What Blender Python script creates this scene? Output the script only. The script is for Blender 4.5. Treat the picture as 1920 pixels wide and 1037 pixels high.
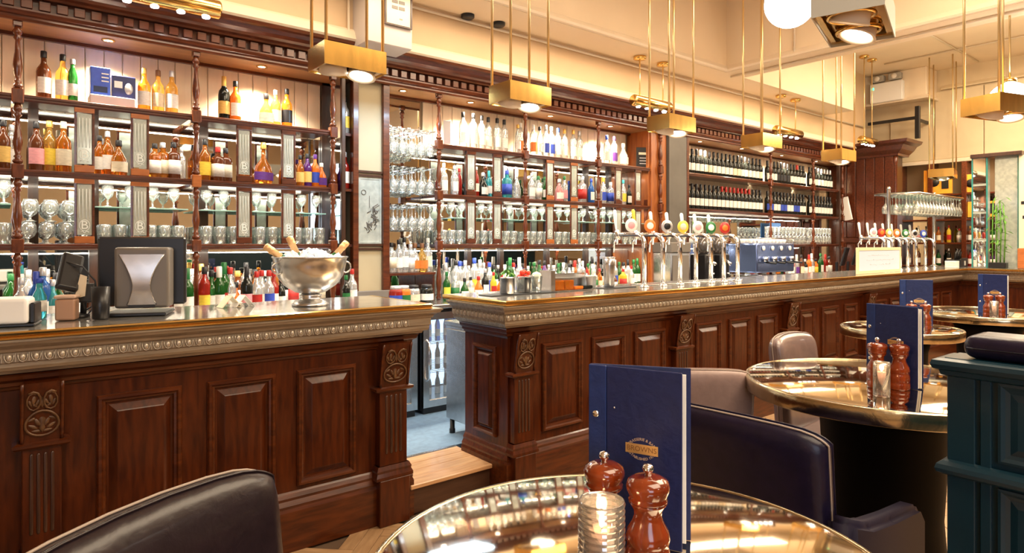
import bpy, bmesh, math, random
from mathutils import Vector, Matrix
R = random.Random(7)
S = bpy.context.scene
C = S.collection
PI = math.pi
for o in list(bpy.data.objects):
    bpy.data.objects.remove(o)

# ------------------------------------------------------------------ camera
EYE = 1.42
FPX = 1190.0
VH = 458.0
FX, FY = 0.62662, 0.77933          # view direction on the floor plan (x runs along the bar, y into it)
cam_d = bpy.data.cameras.new('camera')
cam = bpy.data.objects.new('camera', cam_d); C.objects.link(cam)
cam_d.sensor_width = 36.0
cam_d.lens = 36.0 * FPX / 1920
cam_d.shift_y = -(518.5 - VH) / 1920
cam_d.clip_start = 0.02
cam.location = (0, 0, EYE)
cam.rotation_euler = (PI/2, 0, -math.asin(FX))
S.camera = cam

# ------------------------------------------------------------------ world, exposure
S.view_settings.view_transform = 'Standard'
S.view_settings.look = 'None'
S.view_settings.exposure = 0.55
S.view_settings.gamma = 1.0
S.view_settings.use_curve_mapping = False
w = bpy.data.worlds.new('world'); S.world = w; w.use_nodes = True
w.node_tree.nodes['Background'].inputs[0].default_value = (1.0, 0.86, 0.68, 1)
w.node_tree.nodes['Background'].inputs[1].default_value = 0.18

# ------------------------------------------------------------------ lights
def area(name, loc, size, power, col, rot=(0, 0, 0), sy=None):
    l = bpy.data.lights.new(name, 'AREA'); l.energy = power; l.color = col
    l.shape = 'RECTANGLE'; l.size = size; l.size_y = sy or size
    o = bpy.data.objects.new(name, l); C.objects.link(o); o.location = loc; o.rotation_euler = rot
    return o
def spot(name, loc, power, col, ang=110, rot=(0, 0, 0), rad=.03, blend=.6):
    l = bpy.data.lights.new(name, 'SPOT'); l.energy = power; l.color = col
    l.spot_size = math.radians(ang); l.spot_blend = blend; l.shadow_soft_size = rad
    o = bpy.data.objects.new(name, l); C.objects.link(o); o.location = loc; o.rotation_euler = rot
    return o
def bulb(name, loc, power, col, rad=.15):
    l = bpy.data.lights.new(name, 'POINT'); l.energy = power; l.color = col; l.shadow_soft_size = rad
    o = bpy.data.objects.new(name, l); C.objects.link(o); o.location = loc
    return o
WARM = (1.0, 0.80, 0.56)
area('window_daylight', (-2.6, -3.4, 2.1), 3.0, 65, (0.70, 0.82, 1.0), (math.radians(72), 0, math.radians(-36)), 2.2)
area('lamp_row_dining', (1.2, -1.2, 3.9), 2.5, 110, WARM)
area('lamp_row_middle', (4.0, 0.6, 3.95), 2.5, 150, WARM)
area('lamp_row_far', (8.6, 1.2, 3.95), 3.0, 210, WARM)
bulb('far_ceiling_fill', (8.2, 1.6, 3.1), 60, WARM, .15)  # bare point light added to brighten the far ceiling, no globe hangs here
area('bar_strip_light', (4.0, 3.75, 3.2), 7.5, 45, WARM, sy=.25)
area('fridge_room_light', (2.3, 3.85, 2.5), .5, 14, (0.55, 0.78, 1.0), sy=.3)
DOWN_X = [-.42, .5, 1.4, 2.5, 3.16, 4.09, 4.93, 6.5, 7.4, 8.4, 9.4]
for x in DOWN_X:
    spot('downlight_beam', (x, 4.50, 2.63), 80, (1.0, .84, .62), 125, rad=.03)

for x0, x1 in ((-1.5, 1.85), (2.8, 5.4), (6.2, 9.8)):  # unseen fill strips added under the shelves to brighten the lower tiers
    for z in (2.19, 1.78, 1.36):
        if x0 > 6 and z > 2: continue
        area('under_shelf_fill', ((x0 + x1)/2, 4.435, z), x1 - x0, (9 if z < 2 else 6)*(x1 - x0)/3, (1.0, .88, .70), sy=.02, rot=(math.radians(18), 0, 0))

# ------------------------------------------------------------------ materials
MATS = {}
def mat(name, col, rough=.5, metal=0, var=0, scale=8, stretch=(1, 1, 1), bump=0, coat=0, trans=0, ior=1.45, emit=None, es=0, col2=None, spec=.5):
    if name in MATS: return MATS[name]
    m = bpy.data.materials.new(name); m.use_nodes = True
    nt = m.node_tree; b = nt.nodes['Principled BSDF']
    b.inputs['Base Color'].default_value = (*col, 1)
    b.inputs['Roughness'].default_value = rough
    b.inputs['Metallic'].default_value = metal
    b.inputs['Coat Weight'].default_value = coat
    b.inputs['Coat Roughness'].default_value = .12
    b.inputs['Transmission Weight'].default_value = trans
    b.inputs['IOR'].default_value = ior
    b.inputs['Specular IOR Level'].default_value = spec
    if emit:
        b.inputs['Emission Color'].default_value = (*emit, 1); b.inputs['Emission Strength'].default_value = es
    if var or bump or col2:
        tc = nt.nodes.new('ShaderNodeTexCoord'); mp = nt.nodes.new('ShaderNodeMapping')
        mp.inputs['Scale'].default_value = stretch
        nz = nt.nodes.new('ShaderNodeTexNoise'); nz.inputs['Scale'].default_value = scale
        nz.inputs['Detail'].default_value = 4; nz.inputs['Distortion'].default_value = .4
        nt.links.new(tc.outputs['Object'], mp.inputs[0]); nt.links.new(mp.outputs[0], nz.inputs[0])
        if var or col2:
            rp = nt.nodes.new('ShaderNodeValToRGB')
            c2 = col2 or tuple(min(1, c * (1 + var)) for c in col)
            c1 = col if col2 else tuple(c * (1 - var) for c in col)
            rp.color_ramp.elements[0].position = .32; rp.color_ramp.elements[1].position = .7
            rp.color_ramp.elements[0].color = (*c1, 1); rp.color_ramp.elements[1].color = (*c2, 1)
            nt.links.new(nz.outputs[0], rp.inputs[0]); nt.links.new(rp.outputs[0], b.inputs['Base Color'])
        if bump:
            bp = nt.nodes.new('ShaderNodeBump'); bp.inputs['Strength'].default_value = bump; bp.inputs['Distance'].default_value = .01
            nt.links.new(nz.outputs[0], bp.inputs['Height']); nt.links.new(bp.outputs[0], b.inputs['Normal'])
    MATS[name] = m
    return m
def thin_glass(name, col, clear=.8, rough=.04, white=.0):
    # thin-walled glass: see-through tint, a little milkiness from edges and frosting, and a clear reflection
    if name in MATS: return MATS[name]
    m = bpy.data.materials.new(name); m.use_nodes = True
    nt = m.node_tree; nt.nodes.clear()
    out = nt.nodes.new('ShaderNodeOutputMaterial')
    tr = nt.nodes.new('ShaderNodeBsdfTransparent'); tr.inputs[0].default_value = (*col, 1)
    gl = nt.nodes.new('ShaderNodeBsdfGlossy'); gl.inputs[0].default_value = (1, 1, 1, 1); gl.inputs['Roughness'].default_value = rough
    df = nt.nodes.new('ShaderNodeBsdfPrincipled'); df.inputs['Base Color'].default_value = (*col, 1); df.inputs['Roughness'].default_value = .15
    lw = nt.nodes.new('ShaderNodeLayerWeight'); lw.inputs['Blend'].default_value = .35
    m1 = nt.nodes.new('ShaderNodeMixShader'); m1.inputs[0].default_value = 1 - clear
    m2 = nt.nodes.new('ShaderNodeMixShader')
    mul = nt.nodes.new('ShaderNodeMath'); mul.operation = 'MULTIPLY_ADD'; mul.inputs[1].default_value = .75; mul.inputs[2].default_value = .06 + white
    nt.links.new(lw.outputs['Fresnel'], mul.inputs[0])
    nt.links.new(tr.outputs[0], m1.inputs[1]); nt.links.new(df.outputs[0], m1.inputs[2])
    nt.links.new(mul.outputs[0], m2.inputs[0]); nt.links.new(m1.outputs[0], m2.inputs[1]); nt.links.new(gl.outputs[0], m2.inputs[2])
    nt.links.new(m2.outputs[0], out.inputs[0])
    MATS[name] = m
    return m
WV = (9, 9, 1.2)
BARWOOD = mat('bar_mahogany', (.034, .0055, .001), .33, var=0, col2=(.085, .0165, .0022), scale=5, stretch=WV, bump=.06, coat=.15, spec=.35)
BARWOOD_H = mat('bar_mahogany_rail', (.040, .0075, .0014), .32, col2=(.10, .022, .0035), scale=5, stretch=(1.2, 9, 9), bump=.06, coat=.2, spec=.4)
CARVE = mat('carved_mahogany', (.07, .03, .012), .42, col2=(.14, .065, .024), scale=30, bump=.25, coat=.2)
SHELFWOOD = mat('back_bar_mahogany', (.055, .012, .005), .28, col2=(.13, .030, .009), scale=6, stretch=(1.5, 8, 8), bump=.04, coat=.4)
POSTWOOD = mat('turned_post_wood', (.085, .018, .006), .25, col2=(.17, .042, .012), scale=7, stretch=(6, 6, 1.5), coat=.5)
BLOCKWOOD = mat('orange_block_wood', (.34, .10, .025), .3, col2=(.5, .16, .04), scale=9, stretch=(1, 1, 5), coat=.4)
DARKWOOD = mat('dark_frame_wood', (.03, .012, .007), .35, col2=(.06, .022, .01), scale=6, stretch=WV, coat=.3)
ORANGEWOOD = mat('side_panel_wood', (.26, .07, .018), .3, col2=(.4, .13, .03), scale=4, stretch=WV, coat=.4)
PEWTER = mat('pewter_moulding', (.24, .19, .135), .40, metal=.55, col2=(.42, .345, .25), scale=14, stretch=(.4, 5, 5), bump=.15)
PEWTER_L = mat('pewter_beading', (.56, .49, .39), .34, metal=.6)
BRASS = mat('polished_brass', (.83, .56, .20), .16, metal=1)
BRASSB = mat('brushed_brass', (.72, .44, .12), .2, metal=1, var=.12, scale=20, stretch=(1, 1, .2))
RODBRASS = mat('brass_rod', (.80, .60, .30), .28, metal=.85)
WORKTOP = mat('worktop_zinc', (.36, .34, .31), .13, metal=.75, col2=(.62, .59, .54), scale=22, bump=.05)
TABLETOP = mat('table_bronze', (.62, .54, .42), .05, metal=1, col2=(.74, .66, .54), scale=5, bump=.025)
TABLERIM = mat('table_rim_bronze', (.36, .29, .18), .2, metal=1, col2=(.60, .50, .33), scale=14, bump=.25)
STEEL = mat('brushed_steel', (.62, .62, .62), .24, metal=1, var=.08, scale=30)
CHROME = mat('chrome', (.86, .86, .86), .08, metal=1)
MIRROR = mat('mirror_glass', (.80, .82, .80), .02, metal=1)
AGEDM = mat('etched_mirror', (.42, .48, .44), .14, metal=.35, col2=(.62, .67, .62), scale=18)
FROST = mat('frosted_etching', (.80, .84, .80), .5)
CREAM = mat('cream_paint', (.66, .475, .285), .55, var=.04, scale=3)
CREAML = mat('light_cream_paint', (.80, .67, .50), .5, var=.03, scale=3)
CEILP = mat('ceiling_paint', (.78, .63, .44), .6, var=.03, scale=2)
TANP = mat('panel_fabric_cream', (.66, .53, .34), .6, var=.05, scale=3)
BOARD = mat('cream_boards', (.80, .67, .48), .45, var=.05, scale=4, stretch=(6, 6, 1))
GREYP = mat('grey_column_paint', (.13, .12, .105), .6, var=.1, scale=4)
WHITEP = mat('white_plastic', (.80, .80, .78), .35)
BLACKP = mat('black_plastic', (.012, .012, .014), .32)
BLACKR = mat('black_rubber', (.02, .02, .022), .5)
GREYPL = mat('grey_plastic', (.17, .15, .13), .35)
NAVY = mat('navy_leatherette', (.010, .020, .095), .42, var=.12, scale=60, bump=.15)
NAVYL = mat('navy_strip', (.014, .035, .15), .42, var=.12, scale=60, bump=.15)
PAPER = mat('paper', (.82, .80, .76), .7)
GOLD = mat('gold_foil', (.86, .55, .20), .3, metal=.6)
GOLDINK = mat('pale_gold_ink', (.80, .58, .38), .45, metal=.3)
LEATHER = mat('aubergine_leather', (.013, .007, .010), .34, spec=.4, coat=.12, var=.15, scale=40, bump=.12)
LEATHERN = mat('navy_aubergine_leather', (.009, .006, .022), .34, spec=.35, coat=.10, var=.15, scale=40, bump=.12)
MAUVE = mat('mauve_leather', (.28, .19, .165), .42, var=.07, scale=35, bump=.1)
MAUVED = mat('dark_mauve_leather', (.16, .11, .105), .34, coat=.4, var=.1, scale=35)
PIPING = mat('pale_piping', (.34, .27, .22), .45)
TEAL = mat('teal_paint', (.003, .028, .046), .36, coat=.2, var=.12, scale=3)
MILLWOOD = mat('mill_wood', (.13, .017, .003), .14, col2=(.24, .036, .005), scale=9, stretch=(5, 5, 1.5), coat=.9)
CUPWHITE = mat('white_ceramic', (.82, .80, .76), .25)
PARQ = mat('parquet_oak', (.34, .20, .10), .4, col2=(.48, .31, .17), scale=7, stretch=(1, 6, 1), coat=.2)
PARQ2 = mat('parquet_oak_dark', (.27, .155, .075), .4, col2=(.40, .25, .13), scale=7, stretch=(1, 6, 1), coat=.2)
GROUT = mat('parquet_joint', (.10, .06, .035), .8)
BLUEFLOOR = mat('blue_grey_vinyl', (.16, .25, .36), .4, var=.12, scale=25)
STEPWOOD = mat('step_oak', (.42, .22, .10), .35, col2=(.62, .37, .19), scale=4, stretch=(1, 9, 9), coat=.3)
STEPDARK = mat('step_riser_wood', (.05, .02, .010), .4, col2=(.08, .035, .018), scale=5, stretch=(1, 9, 9))
CLEAR = thin_glass('clear_glass', (.93, .98, .96), .80, white=.12)
SHELFGLASS = thin_glass('green_shelf_glass', (.55, .86, .78), .55)
RIBGLASS = thin_glass('ribbed_glass', (.95, .93, .92), .90, white=.10)
LAMPW = mat('lamp_glow', (1, .95, .85), .5, emit=(1, .93, .80), es=14)
GLOBEM = mat('globe_glow', (1, .97, .9), .5, emit=(1, .95, .86), es=11)
LEDM = mat('led_glow', (1, 1, 1), .5, emit=(.95, .97, 1), es=18)
FLAME = mat('candle_flame', (1, .8, .4), .5, emit=(1, .72, .36), es=14)
FRIDGEGLOW = mat('fridge_lightbox', (.7, .85, 1), .5, emit=(.62, .82, 1), es=1.6)
ICE = mat('ice', (.80, .85, .92), .15, coat=.3)
LEAF = mat('herb_leaf', (.10, .28, .03), .45, var=.4, scale=30)
RED = mat('tomato_red', (.70, .035, .012), .2, coat=.4)
BODY = {}
def body(name, col, t=.5, rough=.06):
    BODY[name] = mat('bottle_' + name, col, rough, trans=t, ior=1.33, coat=.3)
body('amber', (.88, .30, .03), .8); body('brown', (.16, .045, .015), .35); body('gold', (.95, .56, .12), .8)
body('red', (.36, .018, .01), .4); body('green', (.015, .13, .02), .5); body('dark', (.010, .012, .010), .1)
body('blue', (.03, .16, .55), .5); body('teal', (.08, .50, .56), .6); body('orange', (.85, .20, .02), .3)
body('purple', (.10, .02, .16), .3); body('pink', (.80, .32, .32), .5); body('yellow', (.80, .60, .05), .3)
BODY['clear'] = thin_glass('bottle_clear', (.93, .96, .95), .70, white=.09)
PC = {'white': (.80, .78, .73), 'cream': (.76, .66, .48), 'black': (.015, .015, .018), 'gold': (.72, .46, .12), 'red': (.42, .02, .015),
      'blue': (.03, .07, .45), 'green': (.015, .14, .035), 'silver': (.6, .6, .62), 'yellow': (.80, .58, .06), 'purple': (.12, .03, .25),
      'orange': (.62, .17, .025), 'pink': (.78, .35, .38), 'teal': (.05, .42, .45), 'brown': (.2, .08, .03)}
def pm(c, k='paint'):
    n = f'{k}_{c}'
    if n in MATS: return MATS[n]
    col = PC[c]
    if k == 'label' and c != 'black':
        return mat(n, tuple(v * .85 for v in col), .5, col2=tuple(min(.92, v*1.1) for v in col), scale=55, stretch=(.6, .6, 1.6))
    return mat(n, col, .35, metal=.6 if c in ('gold', 'silver') else 0)

# ------------------------------------------------------------------ mesh helpers
class MB:
    def __init__(s): s.v = []; s.f = []; s.sm = []
    def add(s, vs, fs, smooth=False, mtx=None):
        n = len(s.v)
        s.v += [tuple(mtx @ Vector(p)) for p in vs] if mtx else [tuple(p) for p in vs]
        s.f += [tuple(i + n for i in f) for f in fs]; s.sm += [smooth] * len(fs)
        return s
    def box(s, x0, x1, y0, y1, z0, z1, mtx=None):
        vs = [(x0, y0, z0), (x1, y0, z0), (x1, y1, z0), (x0, y1, z0), (x0, y0, z1), (x1, y0, z1), (x1, y1, z1), (x0, y1, z1)]
        return s.add(vs, [(0, 3, 2, 1), (4, 5, 6, 7), (0, 1, 5, 4), (1, 2, 6, 5), (2, 3, 7, 6), (3, 0, 4, 7)], False, mtx)
    def cbox(s, x0, x1, y0, y1, z0, z1, c=.004, mtx=None):
        # box with chamfered edges on all sides
        bm = bmesh.new(); bmesh.ops.create_cube(bm, size=1)
        for v in bm.verts:
            v.co = Vector(((x0 + x1)/2 + v.co.x*(x1-x0), (y0 + y1)/2 + v.co.y*(y1-y0), (z0 + z1)/2 + v.co.z*(z1-z0)))
        bmesh.ops.bevel(bm, geom=bm.edges[:], offset=c, segments=1, affect='EDGES')
        return s.frombm(bm, False, mtx)
    def rbox(s, x0, x1, y0, y1, z0, z1, r=.02, seg=3, mtx=None):
        bm = bmesh.new(); bmesh.ops.create_cube(bm, size=1)
        for v in bm.verts:
            v.co = Vector(((x0 + x1)/2 + v.co.x*(x1-x0), (y0 + y1)/2 + v.co.y*(y1-y0), (z0 + z1)/2 + v.co.z*(z1-z0)))
        bmesh.ops.bevel(bm, geom=bm.edges[:], offset=r, segments=seg, affect='EDGES', profile=.5)
        return s.frombm(bm, True, mtx)
    def frombm(s, bm, smooth, mtx=None):
        bm.verts.ensure_lookup_table(); bm.verts.index_update()
        ar = [f.calc_area() for f in bm.faces]; big = max(ar)*.16
        s.add([v.co.copy() for v in bm.verts], [tuple(v.index for v in f.verts) for f in bm.faces], smooth, mtx)
        if smooth: s.sm[-len(ar):] = [a < big for a in ar]       # broad flats stay flat, only the rounded edges are smooth
        bm.free(); return s
    def lathe(s, prof, n=16, sq=0, mtx=None, smooth=True, sx=1, sy=1, a0=0, a1=2*PI):
        full = abs(a1 - a0 - 2*PI) < 1e-6
        m = n if full else n + 1
        vs = []; fs = []
        for r, z in prof:
            for i in range(m):
                a = a0 + (a1 - a0) * i / n
                k = 1
                if sq: k = (abs(math.cos(a))**sq + abs(math.sin(a))**sq) ** (-1/sq)
                vs.append((r*k*math.cos(a)*sx, r*k*math.sin(a)*sy, z))
        for j in range(len(prof) - 1):
            for i in range(n):
                a, b = j*m + i, j*m + (i+1) % m
                fs.append((a, b, b + m, a + m))
        if full:
            if prof[0][0] > 1e-5: fs.append(tuple(range(m))[::-1])
            if prof[-1][0] > 1e-5: fs.append(tuple((len(prof)-1)*m + i for i in range(m)))
        return s.add(vs, fs, smooth, mtx)
    def tube(s, pts, r, n=8, closed=False, caps=True, mtx=None):
        pts = [Vector(p) for p in pts]; vs = []; fs = []; L = len(pts)
        up = None
        for i, p in enumerate(pts):
            if closed: d = pts[(i+1) % L] - pts[i-1]
            else: d = pts[min(i+1, L-1)] - pts[max(i-1, 0)]
            d.normalize()
            if up is None: up = Vector((0, 0, 1)) if abs(d.z) < .9 else Vector((1, 0, 0))
            a = d.cross(up).normalized(); b = a.cross(d).normalized(); up = b
            rr = r[i] if isinstance(r, (list, tuple)) else r
            for k in range(n):
                t = 2*PI*k/n
                vs.append(p + a*math.cos(t)*rr + b*math.sin(t)*rr)
        for i in range(L if closed else L-1):
            j = (i+1) % L
            for k in range(n):
                q = (k+1) % n
                fs.append((i*n+k, i*n+q, j*n+q, j*n+k))
        if not closed and caps:
            fs.append(tuple(range(n))[::-1]); fs.append(tuple((L-1)*n+k for k in range(n)))
        return s.add(vs, fs, True, mtx)
    def prism(s, poly, y0, y1, mtx=None, smooth=False):      # poly in x,z extruded along y
        n = len(poly)
        vs = [(x, y0, z) for x, z in poly] + [(x, y1, z) for x, z in poly]
        fs = [tuple(range(n)), tuple(range(2*n-1, n-1, -1))] + [(i, i+n, (i+1) % n + n, (i+1) % n) for i in range(n)]
        return s.add(vs, fs, smooth, mtx)
    def sweep(s, path, prof, caps=True):                      # prof (out, z); outward = right of travel
        P = [Vector(p) for p in path]; n = len(prof); vs = []
        for i, p in enumerate(P):
            ns = []
            if i > 0: d = (P[i]-P[i-1]).normalized(); ns.append(Vector((d.y, -d.x)))
            if i < len(P)-1: d = (P[i+1]-P[i]).normalized(); ns.append(Vector((d.y, -d.x)))
            m = ns[0] if len(ns) == 1 else (ns[0]+ns[1]) / (1 + ns[0].dot(ns[1]))
            for o, z in prof: vs.append((p.x + m.x*o, p.y + m.y*o, z))
        fs = [(i*n+k, (i+1)*n+k, (i+1)*n+(k+1) % n, i*n+(k+1) % n) for i in range(len(P)-1) for k in range(n)]
        if caps: fs.append(tuple(range(n))); fs.append(tuple(reversed([(len(P)-1)*n+k for k in range(n)])))
        return s.add(vs, fs)
    def loops(s, w, h, L, close=True):                        # nested rectangles facing -y: L = (inset, out)
        vs = []; fs = []
        for i, o in L:
            vs += [(i, -o, i), (w-i, -o, i), (w-i, -o, h-i), (i, -o, h-i)]
        for j in range(len(L)-1):
            for k in range(4):
                a, b = j*4+k, j*4+(k+1) % 4
                fs.append((a, b, b+4, a+4))
        if close: n = (len(L)-1)*4; fs.append((n, n+1, n+2, n+3))
        return s.add(vs, fs)
    def mesh(s, name):
        me = bpy.data.meshes.new(name); me.from_pydata(s.v, [], s.f); me.update()
        me.polygons.foreach_set('use_smooth', s.sm)
        bm = bmesh.new(); bm.from_mesh(me)
        bmesh.ops.recalc_face_normals(bm, faces=bm.faces[:]); bm.to_mesh(me); bm.free()
        return me
def setmat(o, m):
    if len(o.data.materials) == 0: o.data.materials.append(m)
    sl = o.material_slots[0]; sl.link = 'OBJECT'; sl.material = m
def P(parent, name, m, material, loc=(0, 0, 0), rot=(0, 0, 0), label=None):
    me = m.mesh(name) if isinstance(m, MB) else m
    o = bpy.data.objects.new(name, me); C.objects.link(o); o.parent = parent
    o.location = loc; o.rotation_euler = rot
    setmat(o, material)
    if label: o['label'] = label
    return o
def tag(o, label, cat, group=None):
    o['label'] = label; o['category'] = cat
    if group: o['group'] = group
    return o
def thing(name, label, cat, loc=(0, 0, 0), rz=0, group=None):
    o = bpy.data.objects.new(name, None); C.objects.link(o)
    o.location = loc; o.rotation_euler = (0, 0, rz)
    return tag(o, label, cat, group)
def solo(name, m, material, label, cat, loc=(0, 0, 0), rz=0, group=None):
    return tag(P(None, name, m, material, loc, (0, 0, rz)), label, cat, group)
def struct(name, m, material, parent=None):
    o = P(parent, name, m, material)
    if parent is None: o['kind'] = 'structure'
    return o
def copytree(o, parent=None, **kw):
    c = o.copy(); C.objects.link(c)
    if parent: c.parent = parent
    for ch in o.children: copytree(ch, c)
    return c
def at(u, Y):                      # floor-plan x of the sight line through column u of the photograph, at depth plane Y
    a = (u - 960) / FPX
    return Y * (FX + FY*a) / (FY - FX*a)
def txt(s, size, bend=0, extrude=0):
    cu = bpy.data.curves.new('t', 'FONT'); cu.body = s; cu.size = size; cu.align_x = 'CENTER'; cu.align_y = 'CENTER'; cu.extrude = extrude
    cu.resolution_u = 3
    o = bpy.data.objects.new('t', cu); C.objects.link(o)
    dg = bpy.context.evaluated_depsgraph_get()
    me = bpy.data.meshes.new_from_object(o.evaluated_get(dg)); bpy.data.objects.remove(o)
    if bend:
        for v in me.vertices:
            a = v.co.x / bend; r = bend + v.co.y
            v.co.x, v.co.y = r*math.sin(a), r*math.cos(a) - bend
    me.transform(Matrix.Rotation(PI/2, 4, 'X'))   # now stands in x,z facing -y
    return me
ORD = ['first', 'second', 'third', 'fourth', 'fifth', 'sixth', 'seventh', 'eighth', 'ninth', 'tenth', 'eleventh', 'twelfth', 'thirteenth', 'fourteenth',
       'fifteenth', 'sixteenth', 'seventeenth', 'eighteenth', 'nineteenth', 'twentieth'] 
def ordn(i):
    T = {20: 'twentieth', 30: 'thirtieth', 40: 'fortieth', 50: 'fiftieth', 60: 'sixtieth', 70: 'seventieth'}
    W = {20: 'twenty', 30: 'thirty', 40: 'forty', 50: 'fifty', 60: 'sixty', 70: 'seventy'}
    if i <= 20: return ORD[i-1]
    return T[i] if i in T else W[i//10*10] + '-' + ORD[i % 10 - 1]

# ------------------------------------------------------------------ the room
fl = struct('floor', MB().box(-5, 13.5, -6, 2.98, -.1, -.012), GROUT)
PLAT = .25                                   # the dining area stands one low step above the strip along the bar
pf = struct('floor_dining', MB().box(-3, 11.0, -6, 2.05, -.011, PLAT - .012), GROUT)
P(pf, 'platform_edge', MB().cbox(-3, 11.0, 2.05, 2.075, -.011, PLAT, .004), STEPDARK)
def parquet(parent, zf, y0, y1, xm, wins):
    wv, lv = .075, .30
    piece = MB().cbox(-lv/2 + .0012, lv/2 - .0012, -wv/2 + .0012, wv/2 - .0012, -.012, 0, .0015).mesh('parquet_block')
    rest = MB(); n = 0; a = PI/4
    for i in range(-160, 200):
        for j in range(-40, 40):
            for k in (0, 1):
                cx, cy, rz = (lv/2, wv/2, 0) if k == 0 else (wv/2, wv + lv/2, PI/2)
                cx += i*wv - j*lv; cy += i*wv + j*lv
                X = cx*math.cos(a) - cy*math.sin(a); Y = cx*math.sin(a) + cy*math.cos(a)
                if not (-1 < X < xm and y0 + .12 < Y < y1 - .12): continue
                d = FX*X + FY*Y; vis = False
                if d > .3:
                    u = 960 + FPX*(FY*X - FX*Y)/d; v = VH + FPX*(EYE - zf)/d
                    vis = any(p < u < q and r < v < t for p, q, r, t in wins)
                if vis and n < 145:
                    P(parent, 'parquet_block', piece, PARQ if R.random() < .6 else PARQ2, (X, Y, zf), (0, 0, a + rz)); n += 1
                else:
                    rest.box(-lv/2+.001, lv/2-.001, -wv/2+.001, wv/2-.001, -.01, -.0005, Matrix.Translation((X, Y, zf)) @ Matrix.Rotation(a + rz, 4, 'Z'))
    o = P(parent, 'parquet_field', rest, PARQ); o['kind'] = 'stuff'
parquet(fl, 0, 2.0, 3.05, 9.5, [(560, 790, 950, 1060), (1400, 1600, 740, 930)])
parquet(pf, PLAT, -1.5, 2.14, 8.5, [(1400, 1770, 760, 1040)])
struct('floor_behind_bar', MB().box(-3, 9.3, 3.33, 4.72, -.05, .16), BLUEFLOOR)
struct('ceiling', MB().box(-5, 13.5, -6, 4.3, 4.05, 4.15), CEILP)
# wall behind the back bar, the lowered wall over it and the two ceiling beams
wb = struct('wall_back', MB().box(-3, 13.5, 4.74, 4.85, 0, 4.15), CREAM)
struct('wall_over_back_bar', MB().box(-3, 10.5, 4.26, 4.40, 2.87, 4.05), CREAM)
struct('ceiling_beam_along_bar', MB().box(-3, 9.15, 3.86, 4.40, 3.26, 4.10), CEILP)
struct('ceiling_beam_across', MB().box(6.05, 6.37, -6, 3.86, 3.26, 4.10), CEILP)
struct('trim_1', MB().sweep([(-3, 4.262), (10.5, 4.262)], [(0, 2.862), (.045, 2.862), (.06, 2.875), (.05, 2.90), (.035, 2.935), (.015, 2.955), (0, 2.96)]), CREAML)
struct('trim_2', MB().sweep([(-3, 3.858), (6.05, 3.858), (6.05, -6)], [(0, 3.262), (.03, 3.262), (.04, 3.28), (.018, 3.31), (0, 3.33)]), CREAML)
struct('trim_3', MB().sweep([(6.372, -6), (6.372, 3.86)][::1], [(0, 3.262), (.03, 3.262), (.04, 3.28), (.015, 3.31), (0, 3.33)]), CREAML)
struct('wall_left', MB().box(-3.2, -3.0, -6, 4.85, 0, 4.15), CREAM)
rw = struct('wall_rear', MB().box(-5, 13.5, -6.2, -6.0, 0, 4.15), CREAM)
struct('wainscot_rear', MB().box(-3, 13.5, -6.0, -5.95, 0, 1.25), TEAL)
# right-hand end of the room: cream panelled wall, bulkhead box
we = struct('wall_right', MB().box(13.3, 13.5, -6, 4.8, 0, 4.15), CREAM)
up = struct('wall_right_upper', MB().box(11.06, 11.25, -6, 4.74, 2.68, 4.10), TANP)
for i in range(13):
    y1 = 4.10 - i*.62
    if i == 0: pass
    o = P(up, 'panel', MB().cbox(11.02, 11.06, y1 - .61, y1, 2.70, 3.72 if i > 0 else 3.4, .006), TANP)
o = P(up, 'ledge', MB().sweep([(11.06, 4.7), (11.06, -6)], [(0, 2.64), (.07, 2.64), (.07, 2.675), (.03, 2.70), (0, 2.70)]), CREAML)
P(up, 'cornice_strip', MB().sweep([(11.06, 3.4), (11.06, -6)], [(0, 3.74), (.05, 3.74), (.05, 3.76), (.02, 3.80), (0, 3.80)]), TANP)
struct('bulkhead_box', MB().cbox(10.62, 11.05, 3.46, 4.74, 3.62, 4.05, .01), CREAML)
struct('trim_4', MB().sweep([(10.62, 4.7), (10.62, 3.46), (11.06, 3.46)][::1], [(0, 3.58), (.03, 3.58), (.04, 3.60), (.02, 3.63), (0, 3.63)]), CREAML)

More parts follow.
